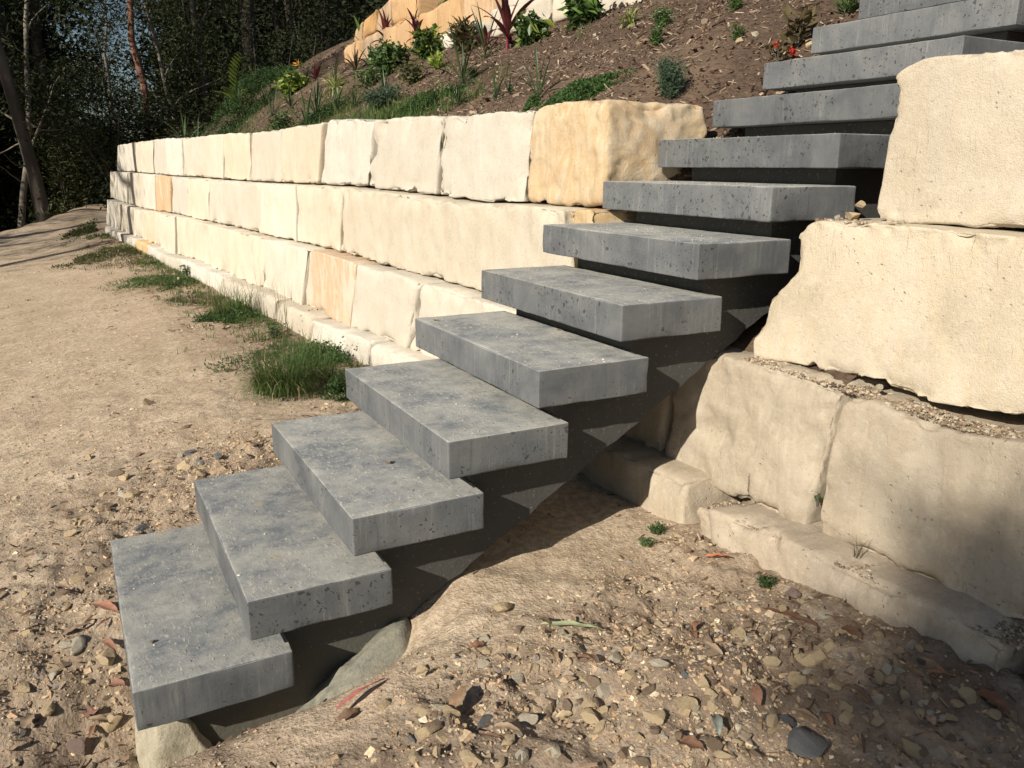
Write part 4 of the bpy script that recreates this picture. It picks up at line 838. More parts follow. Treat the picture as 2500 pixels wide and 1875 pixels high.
# cycad / fern fronds with separate leaflets
def frond_plant(p, label, fr, Lg, seed, mat='lime'):
    q = march(p, B); t = empty('cycad', tuple(q), 0, label, 'cycad')
    for i, (az, el, dr, s_) in enumerate(fr):
        n = 15; tt = np.linspace(0, 1, n); ang = el - dr * tt ** 1.3; x = np.concatenate([[0], np.cumsum(np.cos(ang[:-1]))]) * Lg * s_ / n; z = np.concatenate([[0], np.cumsum(np.sin(ang[:-1]))]) * Lg * s_ / n
        path = np.stack([x, 0 * x, z], 1); parts = []; V, F = tube(path, np.linspace(.008, .003, n), 5)
        fo = link('frond', mesh('frond', V, F), t, M['strap']); fo.rotation_euler = (0, 0, az)
        LV = []; LF = []; o_ = 0
        for k in range(4, n):
            for sd in (-1, 1):
                ln = Lg * s_ * .24 * math.sin(PI * (.22 + .68 * (k - 3) / (n - 3))); w = ln * .17; b0 = path[k]
                d = np.array([.45 * math.cos(ang[k]), sd * .85, .45 * math.sin(ang[k]) + .25]); d /= np.linalg.norm(d); s2 = np.cross(d, [0, 0, 1]); s2 /= np.linalg.norm(s2)
                LV += [b0, b0 + d * ln * .35 + s2 * w, b0 + d * ln * .8 + s2 * w * .8, b0 + d * ln, b0 + d * ln * .8 - s2 * w * .8, b0 + d * ln * .35 - s2 * w]
                LF += [[o_, o_ + 1, o_ + 2, o_ + 3], [o_, o_ + 3, o_ + 4, o_ + 5]]; o_ += 6
        link('leaflets', mesh('leaflets', np.array(LV), np.array(LF)), fo, M[mat])
    return t
p_ = cr(1, 1420, 640); frond_plant(p_, 'cycad with one tall arching yellow green frond against the wood', [(-1.3, 1.45, .75, 1.1), (.6, 1.1, .9, .6), (2.6, 1.0, 1.0, .55), (-2.6, 1.2, .9, .5)], S(300, p_), 1)
p_ = cr(1, 1100, 812); frond_plant(p_, 'cycad with broad shining fronds leaning over the far wall top', [(-.9, .95, .7, .9), (-1.4, .75, .6, .8), (2.2, .9, .8, .7), (.4, 1.2, .7, .6), (-2.5, .8, .9, .6)], S(210, p_), 2, 'lime')
# ground cover patches and needle bushes
def cover(p, wpx_, dep, h, n, mat, seed, lf=(.022, .010), fn=B):
    q = march(p, fn); w = S(wpx_, p) if fn is B else wpx_ * .40687 * np.dot(q - CAM, FWD) / FOC
    r = np.random.default_rng(seed); a = r.uniform(0, 2 * PI, n); rr = np.sqrt(r.uniform(0, 1, n)) * (.8 + .3 * np.abs(r.normal(size=n))); u = rr * np.cos(a) * w / 2; v = rr * np.sin(a) * dep / 2
    x = q[0] + u * RIGHT[0] * 1 + v * .458; y = q[1] + u * RIGHT[1] + v * .85; k = fbm(np.stack([x, y, 0 * x], 1), 6 / max(w, .3), 3, seed) > -.15 - .5 * (1 - rr); x, y, rr = x[k], y[k], rr[k]
    if fn is ground_z: kk = x < 1.77 - SL * y; x, y, rr = x[kk], y[kk], rr[kk]
    z = fn(x, y) + r.uniform(0, 1, len(x)) ** 2 * h * 1.5 * np.clip(1.15 - rr, .1, 1)
    V, F = leaves(np.stack([x, y, z], 1), lf[0], lf[1], seed, -.1, up=.15)
    o = link('ground_cover', mesh('ground_cover', V, F), None, M[mat]); return tag(o, kind='stuff')
cover(c2(560, 660), 560, .55, .07, 15000, 'cover', 1); cover(c2(360, 690), 560, .30, .04, 6000, 'cover', 2); cover(c2(1480, 580), 520, .42, .05, 11000, 'cover', 3)
cover(cr(1, 1400, 770), 520, 1.4, .12, 9000, 'cover', 4, (.04, .015)); cover(cr(1, 1900, 730), 400, .7, .08, 7000, 'cover', 5, (.03, .012)); cover(c2(1230, 640), 90, .2, .05, 1200, 'cover', 6)
cover(cr(1, 1500, 560), 520, 3.0, .3, 9000, 'cover', 7, (.07, .02)); cover(cr(1, 1150, 800), 300, 1.8, .22, 5000, 'juni', 8, (.06, .015))
shrub(c2(2050, 590), 'grey green needle bush against the end of the orange block', S(200, c2(2050, 590)), S(215, c2(2050, 590)), 4200, (S(22, c2(2050, 590)), S(5, c2(2050, 590))), 'juni', cat='juniper', name='juniper', seed=21, up=.2, stems=9)
shrub(c2(330, 655), 'dark needle bush spreading in the ground cover above the wall', S(270, c2(330, 655)), S(130, c2(330, 655)), 4200, (S(22, c2(330, 655)), S(5, c2(330, 655))), 'juni', cat='juniper', name='juniper', seed=22, up=.2, stems=9)
shrub(c2(870, 470), 'wispy small shrub with yellow buds on the mulch', S(80, c2(870, 470)), S(70, c2(870, 470)), 200, (S(20, c2(870, 470)), S(7, c2(870, 470))), 'green', seed=23, mat2='lime', n2=20)
# bark chips on the bank
rb = lambda r, n: None
CB = np.array([[sx, sy, sz] for sx in (-1, 1) for sy in (-1, 1) for sz in (-1, 1)], float); CF = np.array([[0, 1, 3, 2], [4, 6, 7, 5], [0, 4, 5, 1], [2, 3, 7, 6], [0, 2, 6, 4], [1, 5, 7, 3]])
def sampb(x0, x1, y0, y1, pw):
    def f(r, n):
        y = y0 + (y1 - y0) * r.uniform(0, 1, n) ** pw; x = x0 + (x1 - x0) * r.uniform(0, 1, n) ** 1.2; return np.stack([x - SL * y * .8, y], 1)
    return f
PALC = [(.12, .078, .055), (.18, .12, .085), (.25, .18, .13), (.085, .055, .04), (.34, .26, .19), (.15, .10, .07), (.44, .36, .27), (.21, .145, .10)]
scatter_mesh('bark_mulch', 22000, sampb(2.5, 5.6, .9, 6.5, 1.2), lambda r, n: r.lognormal(-4.45, .42, n).clip(.005, .035), PALC, M['chip'], B, base=(CB, CF), dims=(1, .26, .10), tilt=.45, seed=71, sink=.15)
scatter_mesh('bark_mulch', 9000, sampb(2.5, 8, 5, 17, 1.0), lambda r, n: r.lognormal(-4.0, .4, n).clip(.008, .05), PALC, M['chip'], B, base=(CB, CF), dims=(1, .26, .10), tilt=.5, seed=72, sink=.2)
for c, s_, mk in (((2, 1600, 215), 40, 'rpale'), ((3, 600, 215), 60, 'rpale'), ((3, 500, 250), 70, 'rtan'), ((3, 930, 270), 110, 'rtan'), ((3, 760, 355), 90, 'rtan'), ((2, 1895, 250), 80, 'rbrown'), ((3, 300, 130), 60, 'rbrown')):
    rock_at(cr(*c), S(s_, cr(*c)), mk, {'rpale': 'pale stone lying on the brown mulch bank', 'rtan': 'sandy stone half buried in the bank beside the upper treads', 'rbrown': 'brown earth clod on the mulch bank'}[mk], 'stones on the mulch bank', fn=B)

# ------------------------------------------------------------------ upper retaining wall across the bank
UA = march(ov(740, 136), B); UB = march(c2(1430, 135), B); UA2 = UA + (UA - UB) * .0
UW = empty('retaining_wall', (UB[0], UB[1], UB[2]), 0, 'upper retaining wall of ochre and cream sandstone blocks at the head of the mulch bank', 'wall')
dU = (UB - UA)[:2]; LU = np.linalg.norm(dU); dU /= LU; nU = np.array([-dU[1], dU[0]]); nU = nU if nU[0] > 0 else -nU
def on_upper(p):
    d = ray(p); t = np.dot(UA[:2] - CAM[:2], nU) / np.dot(d[:2], nU); q = CAM + d * t; return (np.dot(q[:2] - UA[:2], dU), q[2])
def ublock(bot, top, mat, res=.07, back=0., depth=.6):
    W_ = abs(bot[-1][0] - bot[0][0]); H_ = np.mean([p[1] for p in top]) - np.mean([p[1] for p in bot])
    P, F = box_grid(W_, H_, depth, res, r=.05); BLK[0] += 1; sd = BLK[0] * 7; Q, n = rounded(P, (W_, H_, depth), .05, sd, .015, .04, off=(BLK[0] * 2.1, 0, 0))
    YZ = coons(bot, top, [bot[0], top[0]], [bot[-1], top[-1]], np.clip(Q[:, 0] / W_, -.02, 1.02), np.clip(Q[:, 1] / H_, -.02, 1.02))
    xy = UA[None, :2] + YZ[:, :1] * dU + (Q[:, 2:3] + back) * nU; V = np.concatenate([xy, YZ[:, 1:]], 1); c = V.mean(0)
    o = link('sandstone_block', mesh('sandstone_block', V - c, F), UW, M[mat]); o.location = tuple(c - np.array(UW.location)); return o
def ub(cb, ct, mat, **k): ublock([on_upper(c2(*p)) for p in cb], [on_upper(c2(*p)) for p in ct], mat, **k)
up_ = lambda u: 268 - (u - 100) * .62
ub([(88, 440), (200, 400)], [(98, 272), (195, 235)], 'ochre'); ub([(200, 400), (335, 350)], [(195, 235), (335, 165)], 'ochre'); ub([(335, 350), (490, 340)], [(335, 165), (485, 108)], 'ochre')
ub([(490, 340), (650, 330)], [(485, 112), (655, 30)], 'ochre'); ub([(650, 330), (795, 300)], [(655, 30), (800, -60)], 'ochre'); ub([(795, 300), (975, 235)], [(800, -60), (975, -90)], 'ochre')
ub([(108, 266), (158, 246)], [(112, 150), (160, 118)], 'ochre', back=.12); ub([(160, 244), (240, 205)], [(162, 116), (240, 50)], 'ochre', back=.12); ub([(242, 202), (330, 160)], [(242, 48), (325, -20)], 'ochre', back=.12); ub([(332, 158), (474, 105)], [(330, -20), (474, -60)], 'ochre', back=.12)
ub([(975, 235), (1330, 130)], [(975, 60), (1330, -40)], 'cream'); ub([(1330, 160), (1440, 135)], [(1330, 0), (1440, -60)], 'cream'); ub([(700, 345), (975, 260)], [(700, 225), (975, 120)], 'pale', back=-.15); ub([(975, 60), (1200, 0)], [(975, -90), (1200, -120)], 'pale', back=.15)
ub([(1440, 150), (1900, 60)], [(1440, -60), (1900, -150)], 'cream')
# dark post and creeper in the gap of the upper wall
q0 = on_upper(c2(487, 100)); xy = UA[:2] + q0[0] * dU + .9 * nU
pb = empty('timber_post', (xy[0], xy[1], q0[1] - .8), math.atan2(dU[1], dU[0]), 'dark square timber post behind the gap in the upper wall', 'post')
bm = bmesh.new(); bmesh.ops.create_cube(bm, size=1); bmesh.ops.scale(bm, vec=(.22, .22, 3.4), verts=bm.verts); bmesh.ops.translate(bm, vec=(0, 0, 1.7), verts=bm.verts)
bmesh.ops.bevel(bm, geom=bm.edges, offset=.012, segments=1, affect='EDGES'); me = bpy.data.meshes.new('shaft'); bm.to_mesh(me); bm.free(); link('shaft', me, pb, M['post'])
q0 = on_upper(c2(560, 95)); xy = UA[:2] + q0[0] * dU + .8 * nU
shrub((xy[0], xy[1], q0[1] - .7), 'green creeper filling the gap behind the upper wall', 1.1, 1.6, 1500, (.10, .06), 'green', seed=31)

# ------------------------------------------------------------------ weeds and grass on the lower ground
G_ = ground_z
def GS(w, p): return w * .40687 * np.dot(march(p, G_) - CAM, FWD) / FOC
p_ = cr(4, 1690, 870); clump(p_, 'big lush green grass tuft beside the fourth tread', 1500, .28, .0028, .14, 'grass', lean=1.15, seed=3); clump(cr(4, 1690, 870), 'dry straw blades hanging out of the big lush tuft', 130, .30, .0028, .15, 'straw', lean=1.5, seed=33); clump(cr(4, 1860, 860), None, 700, .10, .003, .26, 'gum2', lean=1.2, seed=34, name='short_grass', cat=None, kind='stuff')
p_ = cr(4, 1900, 800); clump(p_, 'seeding grass behind the big lush tuft', 260, .30, .003, .12, 'grass', lean=.9, seed=4)
p_ = cr(4, 1400, 420); clump(p_, 'upright grass clump at the foot of the long wall', 240, .30, .005, .16, 'grass', lean=.6, seed=5)
for k, c in enumerate(((4, 1330, 440), (4, 1540, 420), (4, 1700, 480))): clump(cr(*c), 'thin seed stalks rising against the footing of the long wall', 26, .42, .003, .12, 'bronze', lean=.35, seed=40 + k, group='seed stalks by the long wall', cat='seed stalks', name='seed_stalks')
for k, (c, n_, sp_, L_, m_) in enumerate((((4, 880, 215), 1000, .50, .055, 'turf'), ((4, 1080, 215), 1300, .36, .07, 'grass'), ((4, 960, 250), 900, .45, .05, 'straw'), ((4, 820, 90), 1300, .7, .07, 'gum2'), ((4, 1180, 330), 900, .25, .06, 'gum2'), ((4, 1440, 400), 900, .25, .09, 'grass'), ((4, 1800, 640), 1500, .3, .06, 'cover'))):
    clump(cr(*c), None, n_, L_, .004, sp_, m_, lean=1.0, seed=70 + k, name='short_grass', cat=None, kind='stuff')
cover(cr(4, 900, 220), 300, 1.0, .04, 2600, 'cover', 11, (.022, .010), G_); cover(cr(4, 1090, 230), 200, .9, .04, 2600, 'cover', 12, (.022, .010), G_)
cover(cr(4, 1500, 720), 500, .7, .03, 500, 'cover', 14, (.025, .010), G_); cover(cr(4, 1400, 440), 420, .6, .06, 2600, 'cover', 15, (.03, .012), G_); cover(cr(4, 2080, 880), 260, .35, .12, 4500, 'cover', 16, (.016, .010), G_)
cover(cr(4, 1930, 700), 420, .30, .10, 3500, 'cover', 17, (.02, .010), G_); cover(cr(1, 580, 1380), 180, 2.2, .15, 5000, 'gum2', 18, (.06, .015), G_); cover(cr(4, 640, 60), 420, 1.8, .05, 3600, 'gum2', 19, (.04, .012), G_)
for k, (c, n_, h_) in enumerate((((4, 1650, 560), 60, .12), ((4, 2000, 690), 70, .14), ((5, 250, 690), 120, .14), ((4, 1880, 540), 40, .20), ((4, 1120, 190), 60, .16))):
    shrub(cr(*c), 'small weed sprouting at the footing of the long wall', .16, h_, n_ * 3, (.022, .012), 'cover', fn=G_, seed=50 + k, name='weed', cat='weed', group='weeds along the long wall', up=.2)
shrub(cr(8, 1980, 250), 'low green weed on the dirt close to the near wall footing', .075, .025, 420, (.011, .005), 'green', fn=G_, seed=61, name='weed', cat='weed', up=.1)
shrub(cr(8, 1910, 325), 'flat green weed just left of the low one by the near wall', .06, .02, 240, (.010, .005), 'green', fn=G_, seed=62, name='weed', cat='weed', up=.1)
shrub(cr(9, 660, 570), 'feathery green weed against the dusty footing block', .07, .04, 420, (.012, .004), 'cover', fn=G_, seed=63, name='weed', cat='weed', up=.3)
q = on_wall(cr(6, 975, 1530), A2 - .01); shrub(tuple(q), 'tiny green sprout in the joint of the second near course', .022, .022, 60, (.009, .008), 'green', seed=64, name='weed', cat='weed')
q = on_wall(cr(9, 1210, 380), 1.87); clump((q[0], q[1], q[2]), 'dry wispy grass on the ledge of the near wall', 26, .065, .0009, .012, 'bronze', fn=lambda x, y: 0 * x + q[2] - .003, lean=.6, seed=65)

# ------------------------------------------------------------------ fallen leaves, bark and twigs
def fallen(p, Lg, Wd, col, label, group=None, az=None, curl=.9, fn=G_, name='fallen_leaf', cat='leaf', lift=.006, seed=0, wave=.1):
    r = random.Random(seed * 13 + 5); q = p if len(p) == 3 else march(p, fn)
    Wd *= 1.45; m = leaf_mesh(name, Lg, Wd, curl, curl * .45, n=9, fold=.35, shape=.4, twist=r.uniform(-.6, .6), wave=wave); n_ = len(m.vertices)
    a = m.color_attributes['tint']; c = np.ones((n_, 4), np.float32); base = np.array(col) * np.random.default_rng(seed).uniform(.8, 1.15, (n_, 1)); c[:, :3] = base; a.data.foreach_set('color', c.ravel())
    o = link(name, m, None, M['bits']); az = r.uniform(0, 6.28) if az is None else az; o.rotation_euler = (r.uniform(-.25, .25), r.uniform(-.15, .15), az)
    o.location = (q[0] - math.cos(az) * Lg / 2, q[1] - math.sin(az) * Lg / 2, q[2] + lift); return tag(o, label, cat, group)
def az_px(a, b, fn=G_):
    p, q = march(a, fn), march(b, fn); return math.atan2(q[1] - p[1], q[0] - p[0]), float(np.linalg.norm(q - p)), (p + q) / 2
def fall_px(a, b, w, col, label, **k):
    az, Lg, c = az_px(cr(*a), cr(*b), k.get('fn', G_)); return fallen(tuple(c), Lg, w, col, label, az=az, **k)
fall_px((8, 1275, 795), (8, 1665, 905), .020, (.34, .38, .22), 'pale green gum leaf lying on the dirt right of the stair', curl=.35, seed=1, lift=.010)
fall_px((8, 60, 1370), (8, 365, 1135), .017, (.50, .17, .15), 'long pinkish red gum leaf beside the set concrete', curl=.5, seed=2, lift=.012)
fall_px((8, 70, 1400), (8, 200, 1310), .022, (.22, .14, .09), 'curled brown bark piece under the red leaf', curl=.9, seed=3)
fall_px((9, 300, 405), (9, 460, 425), .022, (.55, .20, .10), 'torn orange red leaf against the dusty footing block', curl=.3, seed=4)
fall_px((9, 640, 750), (9, 990, 835), .016, (.14, .075, .045), 'long dark brown bark strip in the shaded gravel', curl=.4, seed=5, lift=.012)
fall_px((9, 1120, 850), (9, 1240, 905), .022, (.17, .09, .055), 'short brown leaf at the end of the bark strip', curl=.5, seed=6)
fall_px((9, 1930, 1200), (9, 2130, 1370), .026, (.19, .10, .065), 'brown leaf half buried near the right edge of the picture', curl=.5, seed=7)
fall_px((9, 345, 1385), (9, 380, 1545), .018, (.30, .34, .30), 'curled grey green leaf standing by the bottom edge', curl=1.2, seed=8, lift=.02)
fall_px((9, 130, 1480), (9, 290, 1600), .026, (.20, .11, .07), 'flat reddish brown leaf left of the grey green one', curl=.3, seed=9)
fall_px((7, 560, 690), (7, 715, 740), .024, (.36, .18, .12), 'reddish leaf tucked against the side of the lowest tread', curl=.6, seed=10)
fall_px((7, 520, 1380), (7, 620, 1270), .026, (.30, .17, .13), 'rusty leaf above the rough brown stone', curl=.6, seed=11)
fall_px((7, 150, 1450), (7, 200, 1340), .022, (.26, .19, .13), 'upright tan leaf at the far bottom left', curl=.9, seed=12)
fall_px((7, 640, 1150), (7, 760, 1240), .022, (.28, .15, .11), 'curled red brown leaf by the near corner of the lowest tread', curl=1., seed=13)
fall_px((7, 380, 880), (7, 560, 800), .016, (.30, .22, .15), 'narrow tan leaf above the flat pale stone', curl=.7, seed=14)
fall_px((8, 530, 1150), (8, 665, 1070), .012, (.42, .33, .20), 'pale bark sliver resting across the flat orange stone', curl=.2, seed=15, lift=.016)
fall_px((8, 740, 1320), (8, 840, 1230), .024, (.30, .20, .12), 'brown leaf leaning on gravel in the middle foreground', curl=.6, seed=16)
fall_px((8, 1370, 1375), (8, 1475, 1345), .014, (.50, .40, .25), 'small straw coloured leaf in the foreground gravel', curl=.8, seed=17)
fall_px((8, 890, 1465), (8, 1060, 1510), .010, (.22, .14, .09), 'brown twig like bark strip near the pale rounded stone', curl=.2, seed=18)
fall_px((8, 1340, 960), (8, 1375, 1065), .012, (.34, .24, .15), 'standing brown leaf scrap with a dark shadow below the green leaf', curl=.8, seed=19, lift=.01)
for i in range(70):
    u, v = random.choice([(random.uniform(0, 330), random.uniform(1420, 1870)), (random.uniform(1000, 2480), random.uniform(1500, 1870)), (random.uniform(1700, 2450), random.uniform(1480, 1800)), (random.uniform(560, 900), random.uniform(780, 1000)), (random.uniform(250, 700), random.uniform(690, 820))])
    q = march((u, v), G_)
    if q[0] > 1.7 - SL * q[1] or (-.02 < q[0] < 3 and .0 < q[1] < .98): continue
    fallen(tuple(q), random.uniform(.03, .08), random.uniform(.008, .018), random.choice([(.22, .14, .09), (.30, .20, .13), (.16, .10, .07), (.34, .25, .17), (.28, .15, .10)]), 'small dead brown gum leaf scattered on the gravel and dirt', 'dead leaves on the ground', seed=100 + i, curl=random.uniform(.4, 1.3))
for i, (c, s_) in enumerate((((5, 660, 455), .03), ((5, 1330, 540), .02), ((5, 365, 1305), .024), ((5, 940, 1028), .014))):
    q = march(cr(*c), lambda x, y, k=(4, 4, 3, 4)[i]: 0 * np.asarray(x) + [0, 0, 0, 2 * RI, 3 * RI][k] if k else 0)
for c, n_, w_, lab in (((7, 915, 908), 1, .022, 'small dry leaf lying on the lowest tread'), ((5, 365, 1308), 3, .03, 'tan leaf scrap lying on the third tread'), ((5, 655, 452), 5, .035, 'crumbled brown leaf at the far edge of the fifth tread'), ((5, 1385, 508), 5, .02, 'dark bark flake at the back of the fifth tread')):
    zt = (n_ - 1) * RI; d = ray(cr(*c)); q = CAM + d * ((zt - CAM[2]) / d[2]); fallen((q[0], q[1], zt + .001), w_, w_ * .4, (.26, .19, .11), lab, seed=200 + n_, curl=.4, fn=None, lift=.001)

# ------------------------------------------------------------------ the wood behind
def make_tree_meshes(k, H=14, r0=.18, lean=.1, crown_lo=.35, n_leaf=5200, leafsz=(.17, .042), low=True, limbs=7, twigs=True):
    r = np.random.default_rng(500 + k); n = 12; t = np.linspace(0, 1, n); a = r.uniform(0, 6.28); wob = np.cumsum(r.normal(0, .10, (n, 2)), axis=0) * (H / 14)
    path = np.stack([lean * H * t * math.cos(a) + wob[:, 0], lean * H * t * math.sin(a) + wob[:, 1], H * t], 1); path[:, :2] -= path[0, :2]; path[0, 2] = -.6
    parts = [tube(path, r0 * (1 - .8 * t) * (1 + .35 * np.exp(-t * 18)), 9)]; C = []
    for i in range(limbs):
        f = r.uniform(crown_lo, .95); b0 = np.array([np.interp(f, t, path[:, j]) for j in range(3)]); az = r.uniform(0, 6.28); Ln = H * r.uniform(.12, .26); el = r.uniform(.3, 1.1)
        d = np.array([math.cos(az) * math.cos(el), math.sin(az) * math.cos(el), math.sin(el)]); pp = [b0]
        for s_ in range(5): d = d + r.normal(0, .16, 3); d /= np.linalg.norm(d); pp.append(pp[-1] + d * Ln / 5)
        rr = r0 * (1 - .8 * f) * .55; parts.append(tube(pp, np.linspace(rr, rr * .25, 6), 6))
        for m in (2, 3, 4, 5):
            for _ in range(2): C.append(pp[m] + r.normal(0, .45, 3))
    for i in range(int(limbs * .6) if twigs else 0):          # dead low twigs
        f = r.uniform(.06, .5); b0 = np.array([np.interp(f, t, path[:, j]) for j in range(3)]); az = r.uniform(0, 6.28); d = np.array([math.cos(az), math.sin(az), r.uniform(-.1, .9)]); pp = [b0]
        for s_ in range(5): d = d + r.normal(0, .25, 3); pp.append(pp[-1] + d * r.uniform(.12, .3))
        parts.append(tube(pp, np.linspace(.022, .006, 6), 4))
        if low and i % 2: C.append(pp[-1]); 
    C = np.array(C); pick = C[r.integers(0, len(C), n_leaf)] + r.normal(0, 1, (n_leaf, 3)) * np.array([.42, .42, .34])
    return mesh('trunk', *merge(parts)), mesh('crown', *leaves(pick, leafsz[0], leafsz[1], k, .55))
def make_bush_meshes(k, H=3.6, Wd=3.0, n_leaf=5200, leafsz=(.13, .035), lo=.05):
    r = np.random.default_rng(700 + k); parts = []; C = []
    for i in range(9):
        az = r.uniform(0, 6.28); top = np.array([math.cos(az) * Wd * .45 * r.uniform(.2, 1), math.sin(az) * Wd * .45 * r.uniform(.2, 1), H * r.uniform(.5, 1)]); pp = [np.array([0, 0, -.4])]
        for s_ in range(1, 6): pp.append(top * (s_ / 5) ** np.array([1.4, 1.4, 1]) + r.normal(0, .08, 3))
        parts.append(tube(pp, np.linspace(.035, .008, 6), 5))
        for m in (1, 2, 3, 4, 5, 5):
            for _ in range(2): C.append(pp[m] + r.normal(0, .28, 3) * np.array([Wd / 3, Wd / 3, .8]))
    C = np.array(C); pick = C[r.integers(0, len(C), n_leaf)] + r.normal(0, .24, (n_leaf, 3)); pick[:, 2] = np.abs(pick[:, 2]) + lo * 0
    return mesh('stem', *merge(parts)), mesh('foliage', *leaves(pick, leafsz[0], leafsz[1], k, .35))
TV = [make_tree_meshes(0, 15, .20, .05), make_tree_meshes(1, 13, .13, .14), make_tree_meshes(2, 16, .30, .04, limbs=9), make_tree_meshes(3, 11, .09, .20, .22), make_tree_meshes(4, 13, .16, .08, .18, limbs=10, n_leaf=6500)]
BV = [make_bush_meshes(k, H, w, nl, ls) for k, (H, w, nl, ls) in enumerate(((3.4, 3.2, 6500, (.13, .04)), (4.6, 3.0, 6500, (.13, .04)), (2.2, 3.4, 6000, (.13, .04)), (5.6, 3.6, 8000, (.17, .07))))]
cache = {}
def variant(me, m):
    if (me.name, m) not in cache: c = me.copy(); c.materials.clear(); c.materials.append(M[m]); cache[(me.name, m)] = c
    return cache[(me.name, m)]
def polar(az, dist): a = math.radians(az); return CAM[0] + dist * math.sin(a), CAM[1] + dist * math.cos(a)
def put(pair, names, x, y, s_, mats, label, cat, group, rz=None, name='tree', fn=ground_z, tilt=0., z=None):
    t = empty(name, (x, y, gz1(fn, x, y) - .1 if z is None else z), random.uniform(0, 6.28) if rz is None else rz, label, cat, group); t.scale = (s_,) * 3
    if tilt: t.rotation_euler[1] = tilt
    for me, nm, mt in zip(pair, names, mats):
        o = bpy.data.objects.new(nm, variant(me, mt)); COL.objects.link(o); o.parent = t
    return t
TN = ('trunk', 'crown'); BN = ('stem', 'foliage')
feature = [(-.9, 25, 1, 'bgrey', 1.25, 'thick grey leaning trunk at the left of the wood', .05, 3.9), (-2.6, 27, 3, 'bpale', 1.1, 'thin pale leaning trunk at the left edge of the picture', .10, 4.2), (.2, 31, 0, 'bdark', 1.1, 'dark straight trunk right of the thick grey one', 0, 1.),
           (5.9, 27, 1, 'bred', 1.0, 'reddish forked trunk in front of the patch of blue sky', -.03, 2.), (12.1, 30, 2, 'bdark', 1.15, 'broad dark ironbark, thickest trunk in the wood', .02, 0.5), (9.0, 33, 0, 'bgrey', .9, 'grey trunk in the middle of the wood', .02, 5.),
           (8.0, 29, 3, 'bpale', .9, 'slender pale sapling with bare twigs above the far wall', -.04, 1.2), (15.6, 34, 1, 'bgrey', 1., 'grey trunk nearest the ochre wall', 0, 2.6), (3.2, 27, 3, 'bpale', .7, 'crooked pale sapling low at the left of the wood', .12, 3.)]
for az, dist, k, bm_, s_, lab, tl, rz in feature:
    x, y = polar(az, dist); put(TV[k], TN, x, y, s_, (bm_, 'gum'), lab, 'tree', None, rz=rz, tilt=tl)
for i in range(52):
    az = random.uniform(-14, 25); dist = random.uniform(31, 58); hole = -1.5 < az < 9
    if hole and random.random() < .9: continue
    x, y = polar(az, dist); k = random.randrange(5); put(TV[k], TN, x, y, random.uniform(.8, 1.25), (random.choice(['bgrey', 'bdark', 'bdark', 'bdark', 'bgrey']), random.choice(['gum', 'dark', 'gum'])), ('slender', 'thin leaning', 'stout', 'crooked thin', 'bushy')[k] + ' gum tree standing deeper in the dark wood', 'tree', 'gum trees in the wood')
for i in range(46):
    az = random.uniform(-10, 25); dist = random.uniform(24, 40); x, y = polar(az, dist); k = random.choice([0, 2, 0, 2]) if 1.0 < az < 7.5 else random.randrange(4)
    mt = random.choice(['gum', 'dark', 'dark', 'gum2'])
    put(BV[k], BN, x, y, random.uniform(.75, 1.1), ('bgrey', mt), ('medium', 'tall', 'low spreading', 'very tall')[k] + {'gum': ' olive green', 'dark': ' blackish green', 'gum2': ' yellow green'}[mt] + ' understorey bush at the edge of the wood', 'bush', 'understorey bushes of the wood', name='bush')
for i in range(84):
    az = -13 + i * .46; dist = random.uniform(42, 56); x, y = polar(az, dist); hole = 2.2 < az < 5.6
    kk, sc_b = (2, 1.1) if hole else (0, 1.3) if -.6 < az < 8.4 else (3, random.uniform(1.5, 2.1))
    put(BV[kk], BN, x, y, sc_b, ('bdark', random.choice(['dark', 'dark', 'gum'])), {2: 'low', 0: 'medium', 3: 'tall'}[kk] + ' dark thicket bush at the back of the wood', 'bush', 'thicket bushes at the back of the wood', name='bush')
# trees of the same wood on the left, out of the picture: their shade falls on the track and the wood
for x, y, k, s_ in ((-9.6, 8.9, 0, 1.25), (-12, 13, 2, 1.0), (-14, 17, 4, 1.0), (-10, 19, 0, .95), (-17, 21, 2, 1.1), (-13, 25, 4, 1.1), (-19, 28, 0, 1.2), (-9, 27, 4, 1.1), (-24, 24, 2, 1.2), (-15, 33, 4, 1.2), (-22, 36, 0, 1.2), (-8, 34, 2, 1.1), (-28, 32, 4, 1.3)):
    put(TV[k], TN, x, y, s_, ('bgrey', 'gum'), 'gum tree of the wood left of the dirt track', 'tree', 'gum trees left of the track', rz=1.0 + k)

# more of that wood, and one unseen tree behind the camera, added to throw shade on the near wall
for i in range(26):
    x = random.uniform(-26, -3.5); y = random.uniform(20, 44)
    if math.degrees(math.atan2(x - CAM[0], y - CAM[1])) > -9: x -= 5
    put(TV[i % 5], TN, x, y, random.uniform(.95, 1.3), ('bgrey', 'gum'), 'gum tree of the wood left of the dirt track', 'tree', 'gum trees left of the track')
r_ = np.random.default_rng(77); cen = np.array([1.9, -2.05, .0]) - SUN * 18; C = []
for _ in range(70):
    v = r_.normal(size=3); v /= np.linalg.norm(v); C.append(v * 1.15 * r_.uniform(0, 1) ** .4)
C = np.array(C); pk = C[r_.integers(0, 70, 8000)] + r_.normal(0, .17, (8000, 3)); base = np.array([cen[0] - .6, cen[1] - .3, gz1(ground_z, cen[0], cen[1])])
tr_ = empty('tree', tuple(base), 0, 'unseen round crowned tree added to shade the near wall', 'tree'); rel = cen - base
link('trunk', mesh('trunk', *merge([tube([(0, 0, -.3), (.1, 0, rel[2] * .5), tuple(rel * [1, 1, .95])], [.16, .11, .05], 9)] + [tube([tuple(rel * [.8, .8, .85]), tuple(rel + C[k] * .9)], [.04, .01], 5) for k in range(0, 70, 6)])), tr_, M['bgrey'])
